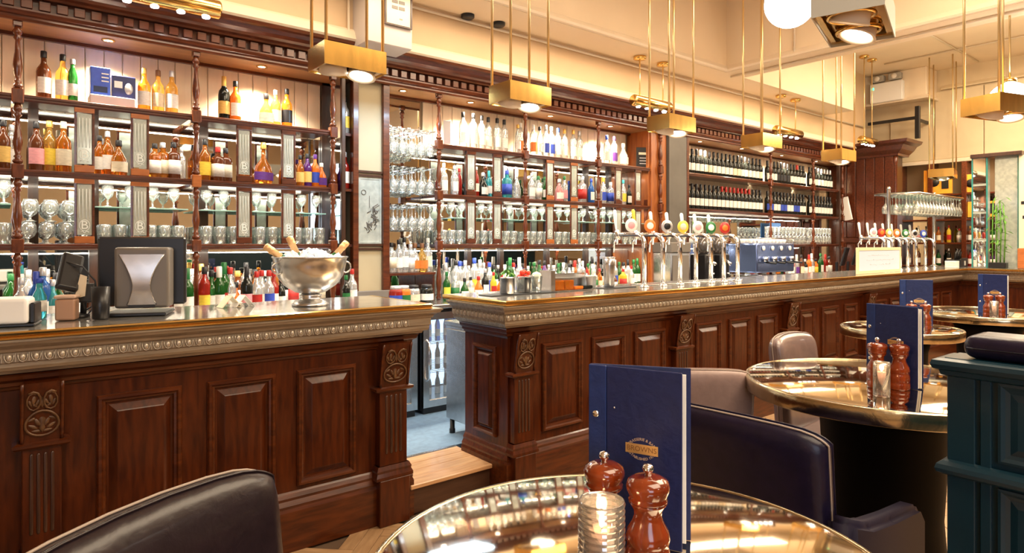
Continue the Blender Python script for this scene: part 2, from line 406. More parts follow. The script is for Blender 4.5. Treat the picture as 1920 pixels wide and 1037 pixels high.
# ------------------------------------------------------------------ counters
def carving(parent, w, zlo, zhi, face):      # scroll relief that follows the bracket face y = face(z)
    mb = MB()
    def pt(x, z, o=.004): return (x, face(z) - o, z)
    hw = w*.37; cx = w/2; hz = zhi - zlo
    zc = zlo + hz*.30
    ring = [pt(cx + hw*math.cos(t)*(1 - .1*math.sin(t)), zc + hz*.24*math.sin(t)) for t in [PI*2*k/20 for k in range(20)]]
    mb.tube(ring, .0045, 6, closed=True)
    for s in (-1, 1):
        sp = [pt(cx + s*(hw*.52) + s*hw*.46*(1-.13*k/8)*math.cos(PI*1.0*k/5 + .9)*(1 if k < 14 else .8), zlo + hz*.73 + hz*.19*(1-.05*k/3)*math.sin(PI*1.0*k/5 + .9)) for k in range(13)]
        mb.tube(sp, [.0048 - .00022*k for k in range(13)], 6)
        for q, (dx, dz, rr) in enumerate(((.28, .02, .011), (.55, -.06, .010), (.30, -.15, .009), (.62, .08, .008), (.2, .42, .010), (.5, .46, .011), (.72, .40, .008), (.45, .35, .008))):
            M = Matrix.Translation(pt(cx + s*hw*dx, zc + hz*dz, 0)) @ Matrix.Rotation(s*(.5 + q*.5), 4, 'Y') @ Matrix.Scale(.55, 4, (0, 1, 0))
            mb.lathe([(0, -rr*1.7), (rr*.6, -rr), (rr*.75, 0), (rr*.5, rr*1.1), (0, rr*1.9)], 7, mtx=M)
    M = Matrix.Translation(pt(cx, zc, 0)) @ Matrix.Scale(.5, 4, (0, 1, 0))
    mb.lathe([(0, -hz*.18), (.010, -hz*.1), (.008, 0), (.012, hz*.08), (0, hz*.19)], 8, mtx=M)
    M = Matrix.Translation(pt(cx, zlo + hz*.72, 0)) @ Matrix.Scale(.5, 4, (0, 1, 0))
    mb.lathe([(0, -hz*.12), (.009, -hz*.05), (.012, .0), (0, hz*.16)], 8, mtx=M)
    return mb
def pilaster(T, x0, x1, yp, yb):     # yp = face of shaft, yb = panel plane behind
    w = x1 - x0
    pil = P(T, 'pilaster', MB().cbox(x0 + .008, x1 - .008, yp, yb + .01, .30, .70, .003), BARWOOD)
    # flutes: raised fillets leave five grooves
    n = 4; fw = w*.62/n
    for k in range(n):
        fx = x0 + w*.19 + fw*k
        g = MB()
        pr = [(0, 0), (fw*.16, -.0), (fw*.30, .008), (fw*.70, .008), (fw*.84, 0), (fw, 0)]
        g.lathe([(fw*.16, .36), (fw*.28, .365), (fw*.30, .40), (fw*.30, .62), (fw*.28, .650), (fw*.16, .656)], 8, mtx=Matrix.Translation((fx + fw/2, yp - .0002, 0)) @ Matrix.Scale(.5, 4, (0, 1, 0)))
        P(pil, 'flute', g, DARKWOOD)
    P(T, 'pilaster_base', MB().cbox(x0, x1, yp - .018, yb + .01, 0, .235, .004).sweep([(x0, yb), (x0, yp), (x1, yp), (x1, yb)], [(.018, .235), (.018, .25), (.010, .268), (.012, .28), (.002, .30), (0, .30), (0, .235)]), BARWOOD)
    P(T, 'pilaster_cap', MB().sweep([(x0, yb), (x0, yp), (x1, yp), (x1, yb)], [(0, .672), (.012, .676), (.020, .684), (.020, .694), (.006, .70), (0, .70)]).cbox(x0 + .002, x1 - .002, yp, yb, .672, .70, .002), BARWOOD_H)
    def face(z):
        t = (z - .70) / .22
        return yp - (.004 + .006*math.sin(t*PI) + .040*t*t)
    zs = [.70 + .22*k/8 for k in range(9)]
    poly = [(face(z), z) for z in zs] + [(yb, .92), (yb, .70)]
    M = Matrix(((0, 1, 0, 0), (1, 0, 0, 0), (0, 0, 1, 0), (0, 0, 0, 1)))
    cb = P(T, 'corbel', MB().prism(poly, x0 + .014, x1 - .014, M), BARWOOD)
    P(cb, 'carving', carving(cb, w, .71, .905, face), CARVE, (x0, 0, 0))
    for xx in (x0 + .008, x1 - .008):
        P(cb, 'edge_roll', MB().tube([(xx, face(z) - .001, z) for z in zs], .0065, 6), BARWOOD_H)
def raised_panel(T, x0, x1, z0, z1, y):
    w, h = x1 - x0, z1 - z0
    p = P(T, 'raised_panel', MB().loops(w, h, [(.034, -.002), (.040, -.001), (.066, .016), (.070, .018)]), BARWOOD, (x0, y, z0))
    P(p, 'panel_moulding', MB().loops(w, h, [(0, 0), (0, .012), (.006, .020), (.016, .021), (.022, .013), (.030, .010), (.035, -.003)], close=False), BARWOOD_H)
    return p
def counter(name, label, toplabel, path, yp, panels, pils, backdepth, endpanels=None):
    T = thing(name, label, 'bar counter')
    P(T, 'carcass', carc(path, backdepth, 0, 1.085), BARWOOD)
    P(T, 'plinth', MB().sweep(path, [(0, 0), (.030, 0), (.030, .185), (.024, .20), (.026, .212), (.014, .232), (.016, .245), (.006, .262), (0, .27)]), BARWOOD_H)
    P(T, 'frieze_moulding', MB().sweep(path, [(0, .885), (.008, .89), (.012, .90), (.022, .905), (.024, .918), (.040, .93), (.044, .945), (.05, .952), (0, .955)]), BARWOOD_H)
    P(T, 'cornice', MB().sweep(path, [(0, .957), (.060, .957), (.064, .968), (.082, .972), (.088, .984), (.088, .998), (.094, 1.002), (.094, 1.036), (.102, 1.041), (.104, 1.050), (.112, 1.056), (.130, 1.066), (.134, 1.076), (.140, 1.078), (.140, 1.086), (0, 1.086)]), PEWTER)
    for (a, b, c, d) in panels: raised_panel(T, a, b, c, d, yp)
    for a, b in pils: pilaster(T, a, b, yp - .05, yp)
    # egg moulding band
    egg = MB().lathe([(0, -.015), (.0075, -.010), (.010, 0), (.0075, .009), (0, .013)], 8, mtx=Matrix.Scale(.75, 4, (0, 1, 0)))
    egg.tube([(-.014, -.001, .015), (-.0135, -.003, 0), (-.009, -.003, -.012), (0, -.003, -.0165), (.009, -.003, -.012), (.0135, -.003, 0), (.014, -.001, .015)], .0022, 4)
    egg.box(.0165, .0195, -.004, 0, -.015, .015)
    em = egg.mesh('egg_bead')
    return T, em
def carc(path, depth, z0, z1):
    mb = MB()
    mb.sweep(path, [(0, z0), (0, z1), (-depth, z1), (-depth, z0)])
    return mb
ypL, ypR = 2.945, 2.80
TL, egg = counter('bar_counter', 'panelled mahogany bar counter left of the step with carved brackets', '', [(-2.2, ypL), (1.655, ypL), (1.655, 3.45)], ypL,
    [(-.42, -.10, .29, .83), (.287, .588, .29, .83), (.686, .975, .29, .83), (1.074, 1.368, .29, .83)], [(.048, .182), (1.470, 1.640)], .40)
for k in range(int(2.4/.0385)):
    P(TL, 'egg_bead', egg, PEWTER_L, (-.75 + k*.0385, ypL - .094, 1.019))
TR, _ = counter('bar_counter', 'long panelled mahogany bar counter right of the step running back to the corner', '', [(2.22, 3.22), (2.22, ypR), (9.72, ypR), (9.72, -1.2)], ypR,
    [(a, b, .32, .835) for a, b in ((2.473, 2.803), (2.888, 3.199), (3.296, 3.619), (3.981, 4.303), (4.411, 4.717), (4.821, 5.133), (5.53, 5.80), (5.94, 6.27), (6.40, 6.68), (7.10, 7.40), (7.5, 7.8), (7.9, 8.2), (8.62, 8.95), (9.05, 9.4))],
    [(2.222, 2.376), (3.686, 3.86), (5.209, 5.38), (6.78, 6.95), (8.30, 8.47)], .40)
for k in range(int(7.4/.0385)):
    P(TR, 'egg_bead', egg, PEWTER_L, (2.15 + k*.0385, ypR - .094, 1.019))
for k in range(13):
    P(TR, 'egg_bead', egg, PEWTER_L, (2.22 - .094, 2.74 + k*.0385, 1.019), (0, 0, -PI/2))
# end panel facing the gap
ep = P(TR, 'raised_panel', MB().loops(.22, .52, [(.034, -.002), (.040, -.001), (.056, .016), (.060, .018)]), BARWOOD, (2.22, 3.12, .31), (0, 0, -PI/2))
P(ep, 'panel_moulding', MB().loops(.22, .52, [(0, 0), (0, .012), (.006, .020), (.016, .021), (.022, .013), (.030, .010), (.035, -.003)], close=False), BARWOOD_H)
def worktop(name, label, path, depth):
    T = thing(name, label, 'worktop')
    P(T, 'slab', carc(path, depth, 1.087, 1.115), WORKTOP)
    P(T, 'brass_edge', MB().sweep(path, [(0, 1.087), (.020, 1.087), (.026, 1.090), (.027, 1.096), (.022, 1.099), (.022, 1.101), (.027, 1.103), (.027, 1.111), (.020, 1.116), (0, 1.116)]), BRASS)
    return T
worktop('worktop', 'polished zinc bar top with brass edge on the left counter', [(-2.2, 2.825), (1.70, 2.825), (1.70, 3.47)], .62)
worktop('worktop', 'polished zinc bar top with brass edge on the long right counter', [(2.12, 3.28), (2.12, 2.68), (9.60, 2.68), (9.60, -1.2)], .60)

# step up through the gap
T = thing('step', 'oak topped step in the gap between the two counters', 'step', (0, 0, 0))
P(T, 'riser', MB().box(1.665, 2.215, 2.93, 3.30, 0, .135), STEPDARK)
for k in range(4):
    P(T, 'tread_board', MB().cbox(1.662, 2.216, 2.905 + k*.1, 2.905 + k*.1 + .0985, .137, .16, .003), STEPWOOD)
P(T, 'nosing_strip', MB().cbox(1.662, 2.216, 3.302, 3.33, .13, .163, .003), STEEL)

# ------------------------------------------------------------------ back counter, fridges
bc = thing('back_counter', 'low back counter under the bottle shelves behind the bar', 'counter')
P(bc, 'counter_top', MB().cbox(-2.5, 5.735, 4.02, 4.735, .94, .97, .004), STEEL)
P(bc, 'cupboard', MB().box(-2.5, 1.60, 4.06, 4.70, .16, .94), DARKWOOD)
P(bc, 'cupboard', MB().box(3.42, 5.735, 4.06, 4.70, .16, .94), DARKWOOD)
bc2 = thing('back_counter', 'low back counter under the wine shelves, right of the grey column', 'counter')
P(bc2, 'counter_top', MB().cbox(6.06, 10.2, 4.02, 4.735, .94, .97, .004), STEEL)
P(bc2, 'cupboard', MB().box(6.06, 10.2, 4.06, 4.70, .16, .94), DARKWOOD)
wine_m = None
def bottle_meshes():
    B = {}
    def mk(k, prof, zl0, zl1, rl, capz, capr, n=14, sq=0, sx=1, sy=1):
        body_ = MB().lathe(prof, n, sq, sx=sx, sy=sy).mesh('glass_bottle')
        lab = MB()
        if sq:
            lab.lathe([(rl, zl0), (rl, zl1)], n, sq, sx=sx, sy=sy)
        else: lab.lathe([(rl, zl0), (rl, zl1)], 12, 0, sx=sx, sy=sy, a0=-PI*.98, a1=-.02*PI - .25)
        lab = lab.mesh('label')
        cap = MB().lathe([(0, capz[0]), (capr, capz[0]), (capr*1.04, capz[0] + .003), (capr, capz[1] - .003), (capr*.85, capz[1]), (0, capz[1])], 10).mesh('cap')
        B[k] = (body_, lab, cap, capz[1])
    mk('whisky', [(0, 0), (.034, 0), (.0375, .006), (.0375, .165), (.034, .185), (.018, .212), (.0145, .222), (.0135, .255)], .045, .135, .0382, (.250, .290), .0155)
    mk('tall', [(0, 0), (.032, 0), (.0355, .006), (.0355, .205), (.030, .225), (.015, .245), (.0135, .272)], .05, .14, .0362, (.268, .312), .0155)
    mk('wine', [(0, .004), (.034, 0), (.0370, .005), (.0370, .180), (.033, .205), (.018, .228), (.0142, .245), (.0142, .30)], .05, .135, .0376, (.238, .306), .0158)
    mk('square', [(0, 0), (.032, 0), (.036, .006), (.036, .16), (.031, .178), (.016, .188), (.0145, .215)], .04, .13, .0367, (.212, .25), .0175, 16, 6)
    mk('squat', [(0, 0), (.040, 0), (.047, .010), (.049, .07), (.044, .115), (.026, .15), (.016, .168), (.0145, .20)], .03, .095, .0500, (.196, .235), .018)
    mk('flask', [(0, 0), (.045, 0), (.062, .022), (.068, .06), (.056, .115), (.030, .150), (.016, .175), (.014, .23)], .03, .08, .0695, (.226, .27), .017, 16, 0, 1, .55)
    mk('jar', [(0, 0), (.058, 0), (.064, .008), (.064, .13), (.055, .15), (.045, .155)], .04, .10, .0650, (.153, .185), .048)
    mk('slim', [(0, 0), (.024, 0), (.027, .005), (.027, .16), (.022, .185), (.012, .215), (.0115, .24)], .05, .12, .0276, (.236, .268), .0135)
    return B
BM = bottle_meshes()
KN = {'whisky': 'bottle', 'tall': 'bottle', 'wine': 'bottle', 'square': 'bottle', 'squat': 'bottle', 'flask': 'flask', 'jar': 'jar', 'slim': 'bottle'}
def bottle(kind, glass, lab, cap, x, y, z, label, group, s=1.0, rz=0):
    b, l, c, h = BM[kind]
    name = {'wine': 'wine_bottle', 'jar': 'storage_jar', 'flask': 'flask'}.get(kind, 'bottle')
    o = bpy.data.objects.new(name, b); C.objects.link(o); setmat(o, BODY[glass])
    o.location = (x, y, z); o.rotation_euler = (0, 0, rz); o.scale = (s, s, s)
    tag(o, label, 'jar' if kind == 'jar' else 'bottle', group)
    if lab: P(o, 'paper_label', l, pm(lab, 'label'))
    P(o, 'cap', c, pm(cap))
    return o
def shelfrow(items, where, z, group, Y=4.53, side='left'):
    # items sorted from left: (u, kind, glass, label, cap, scale)
    items = sorted(items, key=lambda t: t[0])
    for i, (u, k, g, l, c, s) in enumerate(items):
        x = at(u, Y)
        yy = Y + (R.random() - .5)*.03
        lab = f"{g} {KN[k]} with {l} label and {c} cap," if l else f"{g} {KN[k]} with {c} cap,"
        bottle(k, g, l, c, x, yy, z, f"{lab} {ordn(i+1)} from left on {where}", group, s, R.uniform(-.3, .3) + .35)

def fridge(x0, x1, label):
    T = thing('bottle_fridge', label, 'fridge', (x0, 4.05, .16)); w_ = x1 - x0
    body_ = MB().box(0, .02, .04, .62, .02, .77).box(w_-.02, w_, .04, .62, .02, .77).box(.02, w_-.02, .60, .62, .02, .77).box(.02, w_-.02, .04, .60, .02, .05).box(.02, w_-.02, .04, .60, .735, .77)
    P(T, 'cabinet', body_, BLACKP)
    P(T, 'light_panel', MB().box(.025, w_-.025, .585, .598, .06, .73), FRIDGEGLOW)
    d = P(T, 'door', MB().loops(w_, .70, [(0, -.03), (0, 0), (.05, 0), (.055, -.012)], close=False), STEEL, (0, 0, .05))
    P(d, 'door_glass', MB().box(.05, w_-.05, .012, .016, .05, .65), thin_glass('door_glass', (.9, .95, 1), .9))
    P(d, 'handle', MB().tube([(.03, 0, .2), (.03, -.03, .22), (.03, -.03, .48), (.03, 0, .5)], .008), CHROME)
    for z in (.28, .50):
        m = MB()
        for k in range(9): m.box(.03, w_-.03, .10 + k*.055, .104 + k*.055, z, z + .004)
        P(T, 'wire_shelf', m, STEEL)
    P(T, 'kick_grille', MB().box(.01, w_-.01, .02, .05, 0, .045), BLACKP)
    return T
fridge(2.42, 3.00, 'bottle fridge with lit glass door seen through the gap, right one')
fridge(1.70, 2.37, 'bottle fridge with lit glass door, mostly hidden behind left counter end')
P(bc, 'divider', MB().box(3.01, 3.42, 4.06, 4.70, .16, .94), DARKWOOD)
n = 0
for zz, tier in ((.215, 'bottom'), (.444, 'middle'), (.664, 'top')):
    for k in range(6):
        n += 1
        bottle('slim', 'dark' if zz < .6 else 'blue', 'white', 'silver', 2.51 + k*.078, 4.05 + .20, zz, f"dark beer bottle in lit fridge, {ordn(k+1)} from left on {tier} rack", 'bottles in the gap fridge', .78)
# steel unit standing behind the right counter's end
T = thing('steel_cabinet', 'stainless steel cabinet on legs in the gap behind right counter end', 'cabinet', (2.32, 3.23, .16))
P(T, 'body', MB().cbox(0, .6, 0, .36, .10, .72, .004), STEEL)
P(T, 'top', MB().cbox(-.008, .608, -.005, .37, .72, .75, .004), STEEL)
P(T, 'side_panel', MB().cbox(-.010, 0, .02, .34, .40, .70, .003), STEEL)
for xx in (.03, .57):
    for yy in (.03, .33): P(T, 'leg', MB().lathe([(.016, .102), (.016, .03), (.02, .026), (.02, 0), (0, 0)], 10), BLACKP, (xx, yy, 0))

# ------------------------------------------------------------------ back bar units
Z1, Z2, Z3, ZT, ZC = 2.24, 1.83, 1.42, 2.65, .97
YF, YB = 4.40, 4.70
def turned(h):      # one turned length between blocks
    return [(.016, 0), (.024, .012), (.024, .02), (.013, .03), (.020, .04), (.012, .05), (.017, .08), (.023, h*.36), (.020, h*.46), (.013, h*.62), (.011, h - .075), (.020, h - .062), (.013, h - .05), (.019, h - .038), (.024, h - .026), (.016, h - .012), (.014, h)]
def post(T, x, y=YF, tiers=((ZC, Z3 - .05), (Z3 + .03, Z2 - .05), (Z2 + .03, Z1 - .05), (Z1 + .03, ZT - .04)), orange=()):
    p = P(T, 'post', MB().lathe([(.010, ZC), (.010, ZT)], 8), POSTWOOD, (x, y, 0))
    for a, b in tiers:
        P(p, 'turned_length', MB().lathe([(r, a + z) for r, z in turned(b - a)], 14), POSTWOOD)
    for k, zz in enumerate((Z3, Z2, Z1)):
        P(p, 'block', MB().cbox(-.027, .027, -.027, .027, zz - .05, zz + .03, .005), BLOCKWOOD if zz in orange else POSTWOOD)
    P(p, 'block', MB().cbox(-.022, .022, -.022, .022, ZT - .04, ZT, .004), POSTWOOD)
def shelf(T, x0, x1, z, lab=None):
    s = P(T, 'shelf', MB().box(x0, x1, YF + .006, YB, z - .022, z), SHELFWOOD)
    P(s, 'shelf_edge', MB().sweep([(x0, YF + .008), (x1, YF + .008)], [(0, z - .034), (.006, z - .034), (.012, z - .026), (.012, z - .018), (.020, z - .012), (.020, z - .002), (.014, z + .002), (0, z + .002)]), SHELFWOOD)
def strip(T, x, z0, z1, letter=True, orange=True, w=.098):
    h = z1 - z0
    s = P(T, 'etched_strip', MB().loops(w, h, [(0, -.012), (0, 0), (.010, .002), (.014, -.003)], close=False), SHELFWOOD, (x - w/2, YF + .006, z0))
    P(s, 'mirror_strip', MB().box(.014, w-.014, .002, .005, .05, h - .035), AGEDM)
    g = MB()
    for k in range(4):
        xx = w*.24 + k*w*.52/3
        g.tube([(xx, .0015, .145), (xx, .0015, h - .06)], .0022, 5)
    g.tube([(w*.5 + math.cos(t)*w*.26, .0015, .105 + math.sin(t)*.032) for t in [2*PI*k/14 for k in range(14)]], .0018, 5, closed=True)
    g.tube([(w*.28, .0015, .065), (w*.4, .0015, .072), (w*.5, .0015, .06), (w*.6, .0015, .072), (w*.72, .0015, .065)], .0022, 5)
    P(s, 'etched_lines', g, FROST)
    if letter:
        P(s, 'etched_letter', txt('B', .068, extrude=.0008), FROST, (w*.5, .001, .105))
    P(s, 'block', MB().cbox(0, w, -.004, .014, 0, .042, .003), BLOCKWOOD if orange else SHELFWOOD)
    P(s, 'block', MB().cbox(0, w, -.004, .014, h - .03, h, .003), BLOCKWOOD if orange else SHELFWOOD)
def glass_shelf(T, x0, x1, z=1.645):
    P(T, 'glass_shelf', MB().cbox(x0, x1, YF + .06, YB - .005, z - .008, z, .001), SHELFGLASS)

UL = thing('back_bar_unit', 'mahogany back bar shelving on the left holding whiskies', 'shelving')
UR = thing('back_bar_unit', 'mahogany back bar shelving in the centre holding vodka and gin', 'shelving')
UG = thing('glass_rack_bay', 'mirrored bay of hanging wine glasses beside the framed picture column', 'rack')
UW = thing('back_bar_unit', 'mahogany back bar wine shelving at the far right', 'shelving')
P(UL, 'back_mirror', MB().box(-2.2, 1.92, YB + .005, YB + .012, ZC, Z1 - .02), MIRROR)
P(UR, 'back_mirror', MB().box(2.78, 5.44, YB + .005, YB + .012, ZC, Z1 - .02), MIRROR)
P(UG, 'back_mirror', MB().box(2.33, 2.775, YB + .005, YB + .012, ZC, ZT), MIRROR)
P(UW, 'back_mirror', MB().box(6.09, 10.0, YB + .005, YB + .012, ZC, Z2 - .02), MIRROR)
# arched rails in front of the mirror under each middle shelf in the wine unit
for x in (6.6, 7.2, 7.75, 8.6, 9.4):
    a = [(x + .22*math.cos(t), YB - .01, 1.98 + .17*math.sin(t)) for t in [PI*k/14 for k in range(15)]]
    P(UW, 'arch', MB().tube(a, .012, 6), SHELFWOOD)
for xs, unit in (((-1.83, -.83, .068, .962, 1.872), UL), ((2.774, 3.693, 4.645), UR), ((7.93, 9.10), UW)):
    for x in xs: post(unit, x, orange=(Z2,) if x == .962 else ())
post(UR, 5.60, YF - .02)
post(UW, 10.02)
for z in (Z1, Z2, Z3):
    for a, b in ((-1.80, -.857), (-.803, .041), (.095, .935), (.989, 1.845)): shelf(UL, a, b, z)
    for a, b in ((2.801, 3.666), (3.72, 4.618), (4.672, 5.44)): shelf(UR, a, b, z)
for z in (Z1, Z2): shelf(UW, 6.10, 7.903, z)
for z in (Z1, Z2, Z3):
    shelf(UW, 7.957, 9.073, z); shelf(UW, 9.127, 9.97, z)
for x, o in ((.373, 1), (.653, 1), (1.258, 0), (1.553, 0)):
    strip(UL, x, Z2 + .004, Z1 - .03, orange=o); strip(UL, x, Z3 + .004, Z2 - .03, orange=o)
for x, o in ((3.10, 0), (3.38, 0), (4.003, 1), (4.316, 1), (4.952, 0), (5.262, 0)):
    strip(UR, x, Z2 + .004, Z1 - .03, orange=o); strip(UR, x, Z3 + .004, Z2 - .03, orange=o)
strip(UL, -.55, Z2 + .004, Z1 - .03); strip(UL, -.27, Z2 + .004, Z1 - .03)
for a, b in ((-.80, .04), (.43, .93), (1.0, 1.845)): glass_shelf(UL, a, b)
for a, b in ((2.95, 3.66), (3.72, 4.61), (4.68, 5.43)): glass_shelf(UR, a, b)
for x in (.10, -.2): P(UL, 'mirror_stile', MB().box(x + .32, x + .37, YB - .02, YB + .004, ZC, Z1), DARKWOOD)
P(UL, 'mirror_stile', MB().box(1.04, 1.10, YB - .02, YB + .004, ZC, Z1), DARKWOOD)
for x in (3.25, 3.62, 4.2, 4.75, 5.1): P(UR, 'mirror_stile', MB().box(x, x + .045, YB - .02, YB + .004, ZC, Z1), DARKWOOD)
# side mirror end of left unit and the narrow shelf slice beside the column
P(UL, 'end_stile', MB().box(1.900, 1.935, YB - .03, YB, ZC, ZT), DARKWOOD)
P(UL, 'end_mirror', MB().box(1.935, 1.942, YF, YB - .03, ZC, ZT), MIRROR)
P(UL, 'end_stile', MB().cbox(1.930, 1.962, YF - .02, YF + .012, ZC, ZT, .004), DARKWOOD)
P(UL, 'end_panel', MB().box(1.942, 1.955, YF + .012, YB, ZC, ZT), DARKWOOD)
# framed column between the units
FC = thing('framed_column', 'cream column in dark wood frame holding an etched picture panel', 'column', (0, 0, 0))
P(FC, 'core', MB().box(2.06, 2.29, YF + .01, YB + .02, ZC, ZT), mat('column_khaki', (.42, .35, .22), .55, var=.05, scale=3))
for a, b in ((2.02, 2.065), (2.265, 2.32)): P(FC, 'stile', MB().cbox(a, b, YF - .02, YF + .04, ZC + .10, ZT, .004), SHELFWOOD)
P(FC, 'side_return', MB().box(2.29, 2.325, YF + .04, YB, ZC, ZT), DARKWOOD)
for z in (1.925, 1.375): P(FC, 'rail', MB().cbox(2.065, 2.265, YF - .008, YF + .015, z, z + .018, .002).cbox(2.065, 2.265, YF - .008, YF + .015, z + .03, z + .048, .002), DARKWOOD)
pic = P(FC, 'picture_panel', MB().loops(.19, .50, [(0, 0), (0, .006), (.016, .006), (.018, .002)], close=True), AGEDM, (2.070, YF + .008, 1.425))
g = MB()
for q in range(26):
    x0 = .06 + R.random()*.09; z0 = .08 + R.random()*.17
    g.tube([(x0, -.004, z0), (x0 + R.uniform(-.03, .03), -.005, z0 + R.uniform(.01, .035)), (x0 + R.uniform(-.04, .04), -.004, z0 + R.uniform(.02, .06))], .0035, 4)
g.tube([(.045 + .018*math.cos(t), -.004, .385 + .018*math.sin(t)) for t in [k*PI/6 for k in range(12)]], .003, 4, closed=True)
g.box(.09, .094, -.005, -.003, .27, .36)
P(pic, 'printed_figure', g, GREYP)
P(FC, 'base_block', MB().cbox(2.02, 2.32, YF - .03, YF + .05, ZC, ZC + .10, .004), GREYPL)
# orange side wall at the right end of the centre unit, grey column
sw = P(UR, 'side_wall', MB().box(5.445, 5.47, YF + .02, YB + .02, ZC, ZT), ORANGEWOOD)
P(UR, 'side_wall', MB().cbox(5.47, 5.73, YF, YF + .03, ZC, ZT, .003), ORANGEWOOD)
P(sw, 'brace', MB().box(5.43, 5.444, YF + .03, YF + .07, ZC, 1.9), SHELFWOOD)
gc = struct('column_grey', MB().box(5.74, 6.055, YF - .03, 4.74, .16, 2.86), GREYP)
P(UW, 'end_stile', MB().cbox(6.058, 6.10, YF - .035, YF + .05, ZC, ZT, .004), SHELFWOOD)
P(UW, 'end_stile', MB().cbox(9.885, 9.93, YF - .02, YF + .03, ZC, ZT, .004), DARKWOOD)
# cream tongue-and-groove boards behind the top tier and the wine
bm_ = MB().prism([(0, 0), (.006, -.0), (.0985, 0), (.0985, 0), (.0985, .006), (0, .006)], 0, 1)
bd = MB().cbox(.0015, .0985, 0, .012, 0, ZT - Z1 + .03, .004).mesh('board')
bd2 = MB().cbox(.0015, .0985, 0, .012, 0, ZT - Z2 + .03, .004).mesh('board')
for a, b, m_, z in ((-1.6, 1.90, bd, Z1 - .025), (2.80, 5.43, bd, Z1 - .025), (6.1, 9.95, bd2, Z2 - .025)):
    k = 0
    while a + k*.1 < b - .05:
        P(wb, 'board', m_, BOARD, (a + k*.1, YB - .002, z)); k += 1
# soffit, entablature with dentils
ent = struct('entablature', MB().box(-3, 10.2, YF - .02, YF + .05, ZT + .02, 2.87), SHELFWOOD)
P(ent, 'moulding', MB().sweep([(-3, YF - .02), (10.22, YF - .02)], [(0, 2.637), (.018, 2.637), (.024, 2.650), (.020, 2.664), (.034, 2.672), (.040, 2.690), (.040, 2.700), (0, 2.700)]), SHELFWOOD)
P(ent, 'cornice', MB().sweep([(-3, YF - .02), (10.22, YF - .02)], [(0, 2.765), (.045, 2.765), (.050, 2.776), (.075, 2.785), (.085, 2.80), (.115, 2.815), (.135, 2.835), (.155, 2.842), (.165, 2.86), (0, 2.86)]), SHELFWOOD)
dm = MB().cbox(0, .052, -.032, 0, 0, .052, .003).mesh('dentil')
P(ent, 'soffit', MB().box(-3, 10.2, YF - .015, 4.735, ZT, ZT + .018), mat('soffit_wood_lit', (.22, .11, .045), .35, col2=(.34, .18, .08), scale=3, stretch=(1, 6, 6)))  # lighter wood tone paints in the golden light on the underside
for k in range(146):
    P(ent, 'dentil', dm, SHELFWOOD, (-1.6 + k*.08, YF - .02, 2.707))
P(ent, 'soffit_rail', MB().box(-3, 10.2, YB - .03, YB, ZT - .02, ZT), SHELFWOOD)
for i, x in enumerate(DOWN_X):
    T = thing('downlight', f'small recessed downlight in shelf soffit, {ordn(i+1)} from left', 'light', (x, 4.50, ZT))
    P(T, 'ring', MB().lathe([(.024, -.001), (.036, -.001), (.036, -.006), (.026, -.008), (.024, -.001)], 14), BRASSB)
    P(T, 'lens', MB().lathe([(0, -.004), (.024, -.004), (.024, -.001)], 12), LAMPW)

# end partition with its cornice
EP = thing('end_partition', 'dark mahogany boarded partition closing the far end of back bar', 'partition')
P(EP, 'core', MB().box(10.24, 10.50, 3.74, 4.70, .16, 2.78), DARKWOOD)
for k in range(7):
    P(EP, 'board', MB().cbox(10.212, 10.24, 3.75 + k*.135, 3.75 + k*.135 + .130, 1.52, 2.74, .008), SHELFWOOD)
    P(EP, 'board', MB().cbox(10.212, 10.24, 3.75 + k*.135, 3.75 + k*.135 + .130, .97, 1.44, .008), SHELFWOOD)
P(EP, 'rail', MB().cbox(10.20, 10.24, 3.74, 4.69, 1.44, 1.52, .006), SHELFWOOD)
P(EP, 'corner_post', MB().lathe([(.03, .16), (.03, 1.44), (.036, 1.45), (.036, 1.5), (.025, 1.52), (.028, 2.6), (.035, 2.62), (.035, 2.74)], 12), SHELFWOOD, (10.24, 3.74, 0))
P(EP, 'cornice', MB().sweep([(10.22, 4.4), (10.22, 3.72), (10.6, 3.72)], [(0, 2.72), (.03, 2.72), (.04, 2.75), (.10, 2.80), (.14, 2.86), (.20, 2.89), (.22, 2.93), (0, 2.93)]).box(10.22, 10.6, 3.72, 4.4, 2.72, 2.93), SHELFWOOD)

# ------------------------------------------------------------------ bottles
W = 'whisky'
g1 = 'bottles on the top shelf of the left unit'
shelfrow([(82, W, 'brown', 'white', 'black', 1.0), (118, W, 'gold', 'white', 'black', 1.0), (136, 'slim', 'green', 'white', 'silver', 1.0), (270, W, 'amber', 'white', 'gold', .96),
          (296, W, 'gold', 'cream', 'brown', .96), (321, W, 'gold', 'white', 'silver', .98), (420, 'wine', 'dark', 'gold', 'gold', 1.0), (441, W, 'orange', 'white', 'black', .98),
          (499, 'squat', 'gold', 'white', 'black', .98), (518, W, 'gold', 'white', 'silver', .93), (539, W, 'amber', 'black', 'black', 1.0)], 'top whisky shelf', Z1, g1)
bottle('whisky', 'clear', 'yellow', 'black', 1.99, 4.46, Z1, 'yellow labelled bottle on the narrow shelf slice beside framed column, upper', 'bottles beside the column', .95)
bottle('whisky', 'red', 'white', 'silver', 1.99, 4.46, Z2, 'red bottle on the narrow shelf slice beside framed column, lower', 'bottles beside the column', .95)
P(UL, 'slice_shelf', MB().box(1.962, 2.02, YF + .01, YB, Z1 - .02, Z1), SHELFWOOD)
P(UL, 'slice_shelf', MB().box(1.962, 2.02, YF + .01, YB, Z2 - .02, Z2), SHELFWOOD)
P(UL, 'slice_shelf', MB().box(1.962, 2.02, YF + .01, YB, Z3 - .02, Z3), SHELFWOOD)
